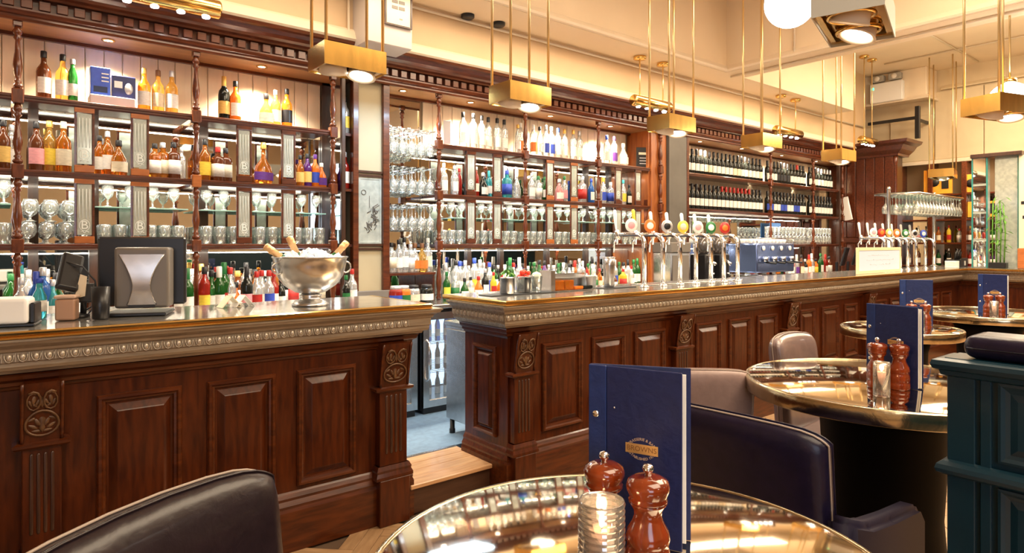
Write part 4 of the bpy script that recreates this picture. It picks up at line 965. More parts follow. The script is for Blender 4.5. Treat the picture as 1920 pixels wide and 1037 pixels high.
# hanging glass rack over the far bar corner
T = thing('glass_rack', 'steel gantry rack of hanging wine glasses over the far bar corner', 'rack', (0, 0, 0))
P(T, 'frame', MB().tube([(8.72, 2.93, 2.05), (10.35, 2.93, 2.05), (10.35, 3.42, 2.05), (8.72, 3.42, 2.05)], .014, 8, closed=True), STEEL)
for k in range(11):
    P(T, 'hanging_rail', MB().tube([(8.80 + k*.15, 2.93, 2.04), (8.80 + k*.15, 3.42, 2.04)], .006, 6), CHROME)
P(T, 'top_shelf', MB().box(8.74, 10.33, 2.95, 3.40, 2.062, 2.068), SHELFGLASS)
for x, y in ((8.66, 3.24), (10.1, 3.20)):
    P(T, 'post', MB().lathe([(.05, ZB), (.05, ZB + .01), (.022, ZB + .02), (.022, 2.10), (.028, 2.11), (.018, 2.14), (0, 2.14)], 14), STEEL, (x, y, 0))
    P(T, 'bracket', MB().tube([(x, y, 2.035), (x + (.06 if x < 9 else -.06), y, 2.035)], .012, 8), STEEL)
for i in range(15):
    for y in (2.96, 3.08, 3.20, 3.32):
        put(wineg, 'wine_glass', 8.78 + i*.108, y, 2.035, 'wine glass hanging upside down in the far steel gantry rack', 'wine glasses in the far gantry', s=1.15)
T = thing('utensil_caddy', 'black caddy of utensils on bar top below gantry right end', 'caddy', (at(1808, 2.82), 2.82, ZB))
P(T, 'box', MB().loops(.26, .12, [(0, 0), (0, .001)]).box(0, .26, 0, .18, 0, .10), BLACKP, (-.13, 0, 0))
for k in range(7): P(T, 'utensil', MB().tube([(-.10 + .03*k, .08, .08), (-.12 + .035*k, .06, .20 + .02*(k % 3))], .009, 6), BLACKP)
P(T, 'card_label', MB().box(.0, .05, -.004, -.001, .02, .08), PAPER)
T = thing('napkin_stack', 'small white napkin stack beside the black utensil caddy', 'napkins', (at(1785, 2.82), 2.82, ZB))
for k in range(5): P(T, 'napkin', MB().cbox(-.07, .07, -.06, .06, .018*k, .018*k + .016, .003), PAPER)
# behind the taps, on the back counter
T = thing('coffee_machine', 'blue and chrome espresso machine behind the beer taps', 'coffee machine', (at(1428, 4.30), 4.26, .97))
P(T, 'body', MB().rbox(-.45, .45, -.16, .24, .10, .46, .02, 2), mat('blue_steel', (.16, .22, .42), .2, metal=.8))
P(T, 'drip_tray', MB().cbox(-.45, .45, -.22, .16, .01, .08, .006), CHROME)
P(T, 'top_rail', MB().tube([(-.44, -.15, .52), (.44, -.15, .52)], .008, 8).tube([(-.44, -.15, .46), (-.44, -.15, .52)], .006, 6).tube([(.44, -.15, .46), (.44, -.15, .52)], .006, 6), CHROME)
for k in range(4):
    gh = P(T, 'group_head', MB().lathe([(0, 0), (.035, 0), (.035, .05), (.02, .06), (0, .06)], 14), CHROME, (-.32 + k*.21, -.19, .24))
    P(gh, 'portafilter', MB().tube([(0, -.01, -.01), (0, -.14, -.02)], .012, 8), BLACKP)
    P(T, 'gauge', MB().lathe([(0, 0), (.03, 0), (.03, .01), (0, .01)], 16, mtx=Matrix.Translation((-.32 + k*.21, -.165, .40)) @ Matrix.Rotation(PI/2, 4, 'X')), PAPER)
for k in range(10):
    for j in range(2):
        T = thing('coffee_cup', 'white coffee cup stacked on top of the espresso machine', 'cup', (at(1428, 4.30) - .40 + k*.088, 4.22 + .1*j, 1.4315), 0, 'cups on the espresso machine')
        P(T, 'cup_body', MB().lathe([(0, 0), (.022, 0), (.024, .004), (.038, .055), (.036, .056), (.020, .008), (0, .006)], 14), CUPWHITE)
        P(T, 'handle', MB().tube([(.034, 0, .045), (.052, 0, .042), (.050, 0, .022), (.028, 0, .018)], .004, 6), CUPWHITE)
def grinder(u, y, label):
    T = thing('coffee_grinder', label, 'grinder', (at(u, y), y, .97))
    P(T, 'body', MB().rbox(-.09, .09, -.10, .12, 0, .34, .02, 2), BLACKP)
    P(T, 'hopper', MB().lathe([(.05, .34), (.085, .42), (.085, .52), (.0, .525)], 18), thin_glass('smoked', (.25, .22, .2), .6))
    P(T, 'spout', MB().tube([(0, -.10, .26), (0, -.17, .22)], .02, 8), CHROME)
    P(T, 'fork', MB().tube([(-.03, -.10, .12), (-.03, -.17, .12)], .008, 6), CHROME)
grinder(1318, 4.30, 'black coffee grinder behind the fourth beer tap')
grinder(1346, 4.25, 'black coffee grinder behind the fifth and sixth beer taps')
T = thing('ice_machine', 'grey steel cabinet box behind the second and third beer taps', 'cabinet', (at(1259, 4.28), 4.28, .97))
P(T, 'body', MB().cbox(-.17, .17, -.12, .14, 0, .36, .006), STEEL)
P(T, 'top_panel', MB().cbox(-.17, .17, -.13, .14, .362, .47, .006), GREYPL)
P(T, 'door_line', MB().box(-.14, .14, -.124, -.12, .03, .33), GREYPL)
rr = []
u = 1478
for k in range(11):
    g_, l_, c_ = [('clear', 'white', 'black'), ('pink', 'white', 'white'), ('clear', 'purple', 'white'), ('brown', 'cream', 'black'), ('dark', 'white', 'silver'), ('orange', 'white', 'red'), ('clear', 'white', 'white'), ('orange', 'yellow', 'black'), ('green', 'white', 'green'), ('red', 'white', 'red'), ('brown', 'white', 'black')][k]
    rr.append((u, R.choice([W, 'wine', 'square']), g_, l_, c_, R.uniform(.92, 1.1))); u += 7.6
shelfrow(rr, 'far back counter', ZC, 'bottles on the far back counter', 4.40)
for u, yy, lb in ((1571, 4.1, 'black till screen at far end of back counter, left one'), (1592, 3.98, 'black till screen at far end of back counter, right one')):
    T = thing('till_screen', lb, 'till', (at(u, yy), yy, .97), .3)
    if yy < 4.05: T.location.y = 4.12; T.location.x = at(u, 4.12)
    P(T, 'foot', MB().cbox(-.1, .1, -.05, .05, 0, .015, .003), BLACKP)
    P(T, 'neck', MB().box(-.03, .03, .0, .03, .015, .2), BLACKP)
    P(T, 'screen', MB().cbox(-.17, .17, -.03, .0, .16, .42, .006, Matrix.Rotation(.25, 4, 'X')), BLACKP)
T = thing('blue_placard', 'blue and white panel leaning below the wine shelves', 'placard', (at(1500, 4.6), 4.6, 1.17))
T.location = (at(1462, 4.64), 4.64, Z3 + .0)
P(T, 'panel', MB().cbox(-.28, .02, -.006, .006, 0, .30, .003), mat('poster_blue', (.05, .16, .40), .4))
P(T, 'white_band', MB().box(-.26, .0, -.008, -.006, .18, .22), PAPER)
T = thing('leaning_menu', 'cream folded menu leaning between posts at the wine unit end', 'menu', (at(1585, 4.2), 4.36, 1.80))
T.location = (10.08, 4.36, Z2 - .05)
P(T, 'sheet', MB().cbox(-.01, .01, -.09, .09, 0, .36, .003, Matrix.Rotation(-.2, 4, 'X')), PAPER)
P(T, 'holder', MB().box(-.03, .03, -.1, .1, -.02, 0), SHELFWOOD)

# ------------------------------------------------------------------ pendants over the bar
def pendant(x, y, zb, label, rz=0, zt=4.05, L=.335, D=.215, H=.115, side=BRASSB, inner=CREAML, power=26, tilt=(.45, -.15)):
    T = thing('pendant_lamp', label, 'pendant lamp', (x, y, zb), rz)
    bx_ = MB().box(-L/2, L/2, -D/2, -D/2 + .004, 0, H).box(-L/2, L/2, D/2 - .004, D/2, 0, H).box(-L/2, -L/2 + .004, -D/2 + .004, D/2 - .004, 0, H).box(L/2 - .004, L/2, -D/2 + .004, D/2 - .004, 0, H)
    P(T, 'box', bx_, side)
    P(T, 'top_plate', MB().box(-L/2 + .003, L/2 - .003, -D/2 + .003, D/2 - .003, H - .006, H - .002), side)
    for k, sx in enumerate((-1, 1)):
        M = Matrix.Translation((sx*L*.235, 0, .014)) @ Matrix.Rotation(tilt[k], 4, 'X') @ Matrix.Rotation(sx*.2, 4, 'Y')
        l = P(T, 'lamp_head', MB().lathe([(.050, .045), (.066, .02), (.070, -.015), (.076, -.022), (.070, -.026), (.060, -.018), (.050, .0), (.03, .012)], 22, mtx=M), CREAML)
        P(l, 'lens', MB().lathe([(0, -.003), (.050, -.008), (.046, .004)], 18, mtx=M), LAMPW)
    P(T, 'base_plate', MB().box(-L/2 + .006, -L/2 + .03, -D/2 + .006, D/2 - .006, .012, .016).box(L/2 - .03, L/2 - .006, -D/2 + .006, D/2 - .006, .012, .016).box(-L/2 + .03, L/2 - .03, -D/2 + .006, -D/2 + .028, .012, .016).box(-L/2 + .03, L/2 - .03, D/2 - .028, D/2 - .006, .012, .016), inner)
    if inner == BRASS:
        P(T, 'reflector_plate', MB().box(-L/2 + .006, L/2 - .006, -D/2 + .006, D/2 - .006, .034, .038), BRASS)
        for sx in (-1, 1):
            P(T, 'gimbal_ring', MB().tube([(sx*L*.235 + .082*math.cos(t), .082*math.sin(t), .018) for t in [PI*k/12 for k in range(24)]], .008, 8, closed=True), BRASS)
    for sx in (-1, 1):
        for sy in (-1, 1):
            P(T, 'rod', MB().tube([(sx*(L/2 - .014), sy*(D/2 - .014), H - .002), (sx*(L/2 - .014), sy*(D/2 - .014), zt - zb)], .0085, 8), RODBRASS)
    if power:
        s_ = spot('pendant_beam', (0, 0, -.03), power, (1, .86, .66), 140, rad=.06); s_.parent = T
    return T
for i, (x, y, zb) in enumerate(((1.395, 3.095, 2.305), (2.56, 3.10, 2.30), (4.10, 3.10, 2.30), (5.43, 3.10, 2.30), (6.93, 3.08, 2.30))):
    pendant(x, y, zb, f'brass box pendant on four rods over the bar, {ordn(i+1)} from left', zt=4.05)
pendant(2.71, 1.14, 2.30, 'large pale pendant box with brass underside near top of picture', .28, L=.46, D=.25, H=.13, side=mat('pale_grey_enamel', (.46, .46, .42), .4), inner=BRASS, power=14, tilt=(.3, .3))
pendant(5.05, 1.22, 2.25, 'pendant box glowing beside the right hand globe', -.3, L=.42, D=.24, side=BRASSB, inner=BRASS, power=22)
pendant(10.45, 3.20, 2.36, 'distant brass pendant over the far bar corner above gantry', .2, L=.5, D=.3, power=22)
# white globes
def globe(x, y, z, r, label):
    T = thing('globe_lamp', label, 'globe lamp', (x, y, z))
    P(T, 'globe', MB().lathe([(r*math.sin(PI*k/16), -r*math.cos(PI*k/16)) for k in range(17)], 28), GLOBEM)
    P(T, 'collar', MB().lathe([(.045, r*.94), (.045, r + .03), (.01, r + .04), (0, r + .04)], 16), BRASS)
    P(T, 'rod', MB().tube([(0, 0, r + .03), (0, 0, 4.05 - z)], .008, 8), RODBRASS)
    P(T, 'ceiling_rose', MB().lathe([(0, 4.02 - z), (.06, 4.02 - z), (.07, 4.05 - z), (0, 4.05 - z)], 18), BRASS)
    return T
globe(3.78, 1.97, 2.905, .150, 'opal glass globe lamp at top of picture left of pale pendant')
globe(6.32, 1.47, 2.57, .150, 'opal glass globe lamp at right edge behind glowing pendant')
for k, (x, y) in enumerate(((1.2, -2.6), (4.2, -2.4), (-1.4, -1.2), (8.8, -2.2))):
    globe(x, y, 2.8, .15, f'opal globe lamp added over the dining room for light, {ordn(k+1)} of those unseen')  # unseen globes put in behind the view to light the room
# small brass tube lamps under the beam and far ceiling
def tube_lamp(x, y, zt, drop, L, label, gap=.36, rz=0):
    T = thing('tube_lamp', label, 'lamp', (x, y, zt), rz)
    for sx in (-1, 1):
        P(T, 'ceiling_rose', MB().lathe([(0, -.035), (.05, -.035), (.062, -.028), (.062, -.004), (.05, 0), (0, 0)], 18), BRASS, (sx*gap/2, 0, 0))
        P(T, 'rod', MB().tube([(sx*gap/2, 0, -.03), (sx*gap/2, 0, -drop + .05)], .007, 8), RODBRASS)
    P(T, 'tube', MB().lathe([(0, -L/2), (.048, -L/2), (.055, -L/2 + .01), (.055, L/2 - .01), (.048, L/2), (0, L/2)], 20, mtx=Matrix.Translation((0, 0, -drop)) @ Matrix.Rotation(PI/2, 4, 'Y')), BRASS)
    for k in range(4):
        P(T, 'spot_lens', MB().lathe([(0, -.014), (.020, -.012), (.024, 0)], 12), LEDM, (-L*.36 + k*L*.24, 0, -drop - .050))
tube_lamp(5.05, 4.06, 3.26, .44, .56, 'small brass tube lamp hanging under ceiling beam above vodka shelves')
tube_lamp(.74, 4.06, 3.26, .44, .56, 'small brass tube lamp at upper left edge over whisky unit')
tube_lamp(at(1478, 4.02), 4.02, 3.26, .44, .60, 'small brass tube lamp above first wine bay')
tube_lamp(9.50, 3.82, 4.05, 1.18, .46, 'small brass tube lamp before dark end partition', gap=.26)
for u, v, q in ((877, 28, 'left'), (935, 43, 'right')):
    z = 3.26; dz = (VH - v)/FPX; k = (z - EYE)/dz; a = (u - 960)/FPX
    solo('ceiling_spot', MB().lathe([(0, -.03), (.045, -.03), (.055, -.02), (.055, 0), (0, 0)], 16), BLACKP, f'black recessed spotlight under ceiling beam, {q} of the pair', 'spotlight', (k*(FX + FY*a), k*(FY - FX*a), z))
# conduits
def conduit(pts, label, r=.011, name='conduit'):
    T = solo(name, MB().tube(pts, r, 6), mat('painted_conduit', (.70, .60, .46), .5), label, 'conduit')
    return T
conduit([(-2, 4.235, 3.225), (6.0, 4.235, 3.225), (10.4, 4.235, 3.225)], 'cream conduit running along top of wall over back bar')
conduit([(6.20, 3.9, 3.245), (6.20, -3, 3.245)], 'cream conduit running along underside of cross beam')
conduit([(10.0, 3.8, 4.035), (10.0, -3, 4.035)], 'cream conduit along far ceiling toward the dining room')
conduit([(6.4, 2.9, 4.035), (10.9, 2.9, 4.035)], 'cream conduit along far ceiling parallel to the bar')
conduit([(6.03, 3.1, 3.30), (6.03, 3.1, 4.0)], 'cream conduit dropping down face of cross beam')
for k, x in enumerate((2.0, 5.0)): pass
# notice frame and casing on the wall above the framed column
T = thing('wall_casing', 'pale grey boxed casing on wall above framed column', 'casing', (2.20, 4.26, 2.82))
P(T, 'box', MB().cbox(-.24, .11, -.24, .0, 0, .44, .006), mat('casing_grey', (.62, .56, .52), .5))
P(T, 'side_conduit', MB().tube([(-.28, -.02, .44), (-.28, -.02, .09), (-.25, -.02, .05)], .010, 8), CREAML)
T = thing('framed_plan', 'cream framed panel with three rows of oval slots', 'panel', (2.19, 4.012, 2.96))
P(T, 'frame', MB().loops(.215, .30, [(0, 0), (0, .012), (.012, .012), (.013, .006)], close=False), DARKWOOD, (-.107, 0, 0))
P(T, 'card', MB().box(-.096, .096, -.006, 0, .012, .288), pm('cream'))
for r_ in range(4):
    for c_ in range(2):
        P(T, 'slot', MB().cbox(-.052 + c_*.055, -.005 + c_*.055, -.009, -.006, .12 + r_*.042, .143 + r_*.042, .0012), GREYPL)
P(T, 'lettering', txt('BAR', .014, extrude=.0004), GREYPL, (.02, -.0075, .055))
T = thing('emergency_light', 'white twin head emergency light box on bulkhead', 'emergency light', (10.615, 3.92, 3.66))
T.location = (10.60, 3.98, 3.60); T.scale = (1.2, 1.2, 1.2)
P(T, 'body', MB().cbox(-.06, .02, -.19, .19, 0, .25, .008), WHITEP)
P(T, 'status_lamp', MB().box(-.064, -.06, .14, .17, .17, .2), mat('green_led', (0, .8, .3), .4, emit=(.1, 1, .4), es=2))
for sy in (-1, 1):
    h_ = P(T, 'lamp_head', MB().cbox(-.07, .01, sy*.1 - .075, sy*.1 + .075, .265, .35, .012), mat('head_grey', (.36, .35, .32), .4))
    P(h_, 'lens', MB().lathe([(0, 0), (.033, 0), (.033, .006), (0, .006)], 14, mtx=Matrix.Translation((-.07, sy*.1, .307)) @ Matrix.Rotation(-PI/2, 4, 'Y')), CUPWHITE)
T = thing('wall_bracket', 'black metal bracket arm on the cream wall above end partition', 'bracket', (11.0, 3.6, 3.25))
P(T, 'arm', MB().cbox(-.42, -.38, -.02, .66, .03, .075, .004), BLACKP)
P(T, 'plate', MB().cbox(-.43, -.37, -.06, .0, -.26, .22, .004), BLACKP)
P(T, 'stay', MB().cbox(-.40, .02, -.05, -.01, .0, .04, .004), BLACKP)

# ------------------------------------------------------------------ beyond the far corner of the bar
fp = struct('wall_far_dark', MB().box(11.10, 11.20, 4.05, 4.74, 0, 2.66), DARKWOOD)
for k in range(5): P(fp, 'board', MB().cbox(11.08, 11.10, 4.06 + k*.135, 4.19 + k*.135, 0, 2.64, .006), DARKWOOD)
F = thing('far_shelving', 'dark wood bar shelving in the room beyond far opening', 'shelving', (12.6, 0, 0))
P(F, 'back_panel', MB().box(.30, .33, 1.6, 4.6, 0, 3.0), mat('far_back', (.30, .22, .14), .4))
for y in (1.7, 2.35, 3.0, 3.55, 4.05, 4.55): P(F, 'upright', MB().cbox(-.02, .30, y - .035, y + .035, 0, 3.0, .005), SHELFWOOD)
for z in (1.05, 1.45, 1.85, 2.28, 2.9): P(F, 'shelf', MB().cbox(0, .30, 1.7, 4.55, z - .03, z, .004), SHELFWOOD)
P(F, 'mirror', MB().box(.285, .295, 1.7, 4.55, 1.05, 2.25), MIRROR)
P(F, 'base_cupboard', MB().box(-.25, .30, 1.6, 4.6, 0, 1.0), DARKWOOD)
oc = mat('orange_print', (.80, .30, .03), .4, col2=(.90, .48, .06), scale=4)
bk_ = mat('black_print', (.02, .02, .02), .4)
for k, (y, z, h, w_) in enumerate(((3.95, 2.29, .42, .42), (3.42, 2.29, .30, .36), (2.72, 2.29, .52, .40), (3.30, 1.87, .26, .42), (2.45, 1.87, .40, .34))):
    T = thing('orange_print', f'orange and black print box on far shelving, {ordn(k+1)} piece', 'box', (12.66, y, z))
    P(T, 'body', MB().cbox(-.03, .03, -w_/2, w_/2, 0, h, .004), oc)
    P(T, 'black_mark', MB().lathe([(0, 0), (w_*.2, 0), (w_*.2, .003), (0, .003)], 10, mtx=Matrix.Translation((-.031, w_*.12, h*.5)) @ Matrix.Rotation(-PI/2, 4, 'Y')), bk_)
    P(T, 'black_mark', MB().box(-.034, -.031, -w_*.4, -w_*.15, h*.2, h*.85), bk_)
for j, z in enumerate((1.07, 1.47)):
    for k in range(16):
        g_, l_, c_ = pal[(k*5 + j*3) % len(pal)]
        bottle(['whisky', 'tall', 'square'][k % 3], g_, l_, c_, 12.70, 4.42 - k*.155, z - .02, f'{g_} bottle with {l_} label, {ordn(k+1)} from left, far shelving {"lower" if j == 0 else "middle"} row', 'bottles on the far shelving', .95, -.9)
for k in range(16): put(wineg, 'wine_glass', 12.70, 4.35 - k*.12, 2.245, 'wine glass hanging in the far shelving beyond opening', 'wine glasses in the far shelving', s=1.1)
area('far_room_light', (11.9, 2.6, 3.6), 1.5, 130, WARM)
# mirrored pillars and plant standing on the bar return
MP = thing('mirrored_pillar', 'mirror clad pillar with green edges at far bar corner', 'pillar', (9.98, 2.62, ZB))
P(MP, 'core', MB().box(-.07, .07, -.075, .075, 0, 1.42), AGEDM)
for k, z in enumerate((0, .36, .72, 1.08)): P(MP, 'mirror_tile', MB().cbox(-.082, -.070, -.07, .07, z + .01, z + .34, .003), MIRROR)
for y in (-.08, .08): P(MP, 'glass_edge', MB().box(-.085, -.06, y - .006, y + .006, 0, 1.42), mat('teal_edge', (.03, .25, .24), .2))
MP2 = thing('mirror_screen', 'tall grey mirror screen with teal edge beside bamboo plant', 'screen', (10.05, 2.37, ZB))
P(MP2, 'panel', MB().box(-.01, .01, -.12, .12, 0, 1.42), AGEDM)
P(MP2, 'glass_edge', MB().box(-.03, .0, -.135, -.12, 0, 1.42), mat('teal_edge', (.03, .25, .24), .2))
P(MP2, 'cap', MB().cbox(-.2, .12, -.20, .34, 1.42, 1.47, .006), DARKWOOD)
T = thing('bamboo_plant', 'bamboo plant in black pot before the mirror screen', 'plant', (9.90, 2.42, ZB))
P(T, 'pot', MB().cbox(-.06, .06, -.09, .09, 0, .07, .006), BLACKP)
for k in range(4): P(T, 'stem', MB().tube([(0, -.06 + .04*k, .06), (.01, -.07 + .045*k, .45), (0, -.05 + .035*k, .80 + .06*(k % 2))], .008, 6), LEAF)
g = MB()
for q in range(60):
    z = R.uniform(.2, .92); y = R.uniform(-.08, .08); t = R.random()*6.28
    M = Matrix.Translation((0, y, z)) @ Matrix.Rotation(t, 4, 'Z') @ Matrix.Rotation(R.uniform(.1, .9), 4, 'Y')
    g.add([(0, 0, 0), (.05, -.010, .008), (.11, 0, 0), (.05, .010, .008)], [(0, 1, 2), (0, 2, 3)], True, M)
P(T, 'leaves', g, LEAF)['kind'] = 'stuff'
T = thing('cream_post', 'cream square post right of the bamboo plant', 'post', (9.98, 2.17, ZB))
P(T, 'shaft', MB().cbox(-.05, .05, -.05, .05, .25, 1.42, .004), CREAML)
P(T, 'base', MB().cbox(-.06, .06, -.06, .06, 0, .25, .004), BLOCKWOOD)
P(T, 'motif', MB().box(-.053, -.05, -.02, .025, .80, .84).box(-.053, -.05, -.03, .01, .62, .66), BLACKP)

# ------------------------------------------------------------------ tables
def table(x, y, r, label, z=.74):
    T = thing('round_table', label, 'table', (x, y, 0))
    P(T, 'table_top', MB().lathe([(0, z - .012), (r - .012, z - .012), (r - .012, z), (0, z)][1:3] + [(0, z)], 96, smooth=False) if 0 else MB().lathe([(0, z - .045), (r - .03, z - .045), (r - .011, z - .040)], 96).lathe([(r - .010, z - .001), (r - .014, z), (0, z)], 96), TABLETOP)
    P(T, 'rim', MB().lathe([(r - .010, z - .045), (r - .002, z - .045), (r, z - .042), (r, z - .004), (r - .003, z), (r - .012, z + .0005), (r - .012, z - .045)], 96), TABLERIM)
    P(T, 'pedestal', MB().lathe([(0, PLAT), (r*.55, PLAT), (r*.55, PLAT + .02), (r*.50, PLAT + .04), (r*.44, PLAT + .14), (r*.40, PLAT + .35), (r*.44, z - .12), (r*.50, z - .046), (0, z - .046)], 36), mat('black_lacquer', (.003, .0025, .0025), .6, spec=.12))
    return T
KS = .62
def near(x, y): return x*KS, y*KS
ZT_ = EYE - KS*(EYE - .74)
table(*near(1.025, .883), .557*KS, 'round bronze mirror topped table in the foreground', ZT_)
table(*near(3.415, 1.307), .642*KS, 'round bronze mirror topped table in middle beside teal booth', ZT_)
table(*near(7.72, 1.97), .62*KS, 'round bronze table farthest away behind booth cushion', ZT_)
table(*near(5.74, 2.06), .44*KS, 'small round bronze table behind the middle menu', ZT_)
ZTB = ZT_ + .0005
def menu(x0, y0, x1, y1, label, h=.395, open_=.16, back_=1.0):
    # spine at (x0, y0), free edge towards (x1, y1)
    x0, y0, x1, y1 = x0*KS, y0*KS, x1*KS, y1*KS; h *= KS
    L = math.hypot(x1 - x0, y1 - y0); rz = math.atan2(y1 - y0, x1 - x0)
    T = thing('menu', label, 'menu', (x0, y0, ZTB), rz)
    P(T, 'spine_strip', MB().cbox(0, .027, -.004, 0, 0, h, .001), NAVYL)
    fc = P(T, 'front_cover', MB().cbox(.0274, L, -.0035, -.0005, .0, h, .001), NAVY)
    M = Matrix.Rotation(open_, 4, 'Z')
    P(T, 'back_cover', MB().cbox(0, L*back_, .003, .006, 0, h, .001, M), NAVY)
    P(T, 'pages', MB().box(.014, L - .002, .0, .0025, .004, h - .004, Matrix.Rotation(open_*.12, 4, 'Z')), PAPER)
    P(T, 'pages', MB().box(.014, L + .0012, .0, .003, .004, h - .006, Matrix.Rotation(open_*.5, 4, 'Z')), PAPER)
    for z in (h*.30, h*.71):
        P(T, 'screw_post', MB().lathe([(.0052, 0), (.0052, .0014), (.0036, .0026), (0, .003)], 14, mtx=Matrix.Rotation(PI/2, 4, 'X')), CHROME, (.0115, -.004, z))
    P(fc, 'snap_stud', MB().lathe([(.0016, 0), (.0012, .001), (0, .0012)], 10, mtx=Matrix.Rotation(PI/2, 4, 'X')), CHROME, (L*.29, -.0035, h*.76))
    lx, lz, lw = L*.585, h*.54, .047
    P(fc, 'logo_plate', MB().box(-lw/2, lw/2, -.0004, 0, -.0068, .0068), GOLD, (lx, -.0036, lz))
    P(fc, 'logo_lettering', txt('BROWNS', .0102, extrude=.0001), mat('brown_ink', (.30, .12, .03), .5), (lx, -.0042, lz))
    P(fc, 'logo_lettering', txt('BRASSERIE & BAR', .0056, bend=.024, extrude=.0001), GOLDINK, (lx, -.0038, lz + .0138))
    P(fc, 'logo_lettering', txt('ESTABLISHED 1973', .0052, bend=-.024, extrude=.0001), GOLDINK, (lx, -.0038, lz - .0138))
    return T
def mill(x, y, label, s=1.0, mtl=None):
    s *= KS
    T = thing('pepper_mill', label, 'mill', (x*KS, y*KS, ZTB)); T.scale = (s, s, s)
    P(T, 'body', MB().lathe([(0, 0), (.043, 0), (.045, .004), (.045, .028), (.041, .033), (.044, .038), (.045, .055), (.042, .070), (.0395, .075), (.0425, .080), (.044, .090), (.041, .104), (.031, .122), (.0275, .134), (.029, .145), (.036, .156), (.0385, .160)], 32), MILLWOOD)
    P(T, 'head', MB().lathe([(.0375, .161), (.0395, .166), (.037, .170), (.038, .174), (.0425, .184), (.0435, .193), (.040, .203), (.028, .210), (.012, .2125), (0, .213)], 32), MILLWOOD)
    P(T, 'knob', MB().lathe([(.007, .212), (.006, .218), (.010, .222), (.0115, .228), (.009, .234), (0, .2365)], 18), CHROME)
    return T
def candle(x, y, label, s=1.0, ribs=True, light=1.6):
    s *= KS
    T = thing('candle_holder', label, 'candle holder', (x*KS, y*KS, ZTB)); T.scale = (s, s, s)
    pr = [(0, .002), (.040, 0), (.043, .006)]
    z = .010
    while z < .186:
        if ribs: pr += [(.0425, z), (.0452, z + .004), (.0452, z + .007), (.0425, z + .011)]; z += .012
        else: pr += [(.043, z)]; z += .03
    pr += [(.0435, .190), (.041, .190), (.040, .18), (.040, .012), (0, .010)]
    P(T, 'glass', MB().lathe(pr, 36), RIBGLASS)
    w_ = P(T, 'wax', MB().lathe([(0, .011), (.024, .011), (.024, .135), (.018, .131), (0, .130)], 24), mat('candle_wax', (.55, .36, .30), .5, emit=(1, .45, .16), es=.05))
    P(w_, 'wick', MB().tube([(0, 0, .13), (.001, 0, .142)], .0012, 5), BLACKR)
    P(w_, 'flame', MB().lathe([(0, .136), (.004, .141), (.0055, .149), (.003, .162), (0, .172)], 12), FLAME)
    if light:
        b = bulb('candle_light', (0, 0, .16), light, (1, .62, .28), .006); b.parent = T
    return T
menu(1.090, 1.061, 1.172, .856, 'navy menu with gold crest standing open on foreground table', open_=.24, back_=1.05)
mill(1.016, .826, 'glossy red brown pepper mill in front of foreground menu')
xm = 1.36; am = (1133 - 960)/FPX
mill(xm*(FX + FY*am), xm*(FY - FX*am), 'glossy red brown mill behind the ribbed candle glass, foreground table')
xm = 1.215; am = (1128 - 960)/FPX
candle(xm*(FX + FY*am), xm*(FY - FX*am), 'ribbed glass candle holder with lit candle on foreground table', light=.10)
def atd(u, d): a = (u - 960)/FPX; return d*(FX + FY*a), d*(FY - FX*a)
menu(3.369, 1.359, 3.32, 1.115, 'navy menu with gold crest on the middle table by blue booth', h=.385)
mill(*atd(1645, 3.02), 'pepper mill behind the candle glass on middle table')
mill(*atd(1686, 2.98), 'pepper mill right of the candle glass on middle table')
candle(*atd(1653, 2.84), 'plain glass candle holder on the middle table', .8, ribs=False, light=.1)
p0, p1 = atd(1687, 5.30), atd(1749, 5.22)
menu(*p0, *p1, 'navy menu with gold crest on small table behind middle menu', h=.385)
mill(*atd(1709, 5.1), 'pepper mill left of the pair on small table', .95); mill(*atd(1735, 5.08), 'pepper mill right of the pair on small table', .95)
candle(*atd(1725, 4.98), 'plain glass candle holder on the small table behind', .8, ribs=False, light=.06)
p0, p1 = atd(1834, 6.30), atd(1889, 6.10)
menu(*p0, *p1, 'navy menu with gold crest on the farthest table', h=.385)
mill(*atd(1853, 6.0), 'pepper mill left of candle glass on farthest table', .95); mill(*atd(1875, 5.98), 'pepper mill right of candle glass on farthest table', .95)
candle(*atd(1864, 5.88), 'plain glass candle holder on the farthest table', .8, ribs=False, light=.06)

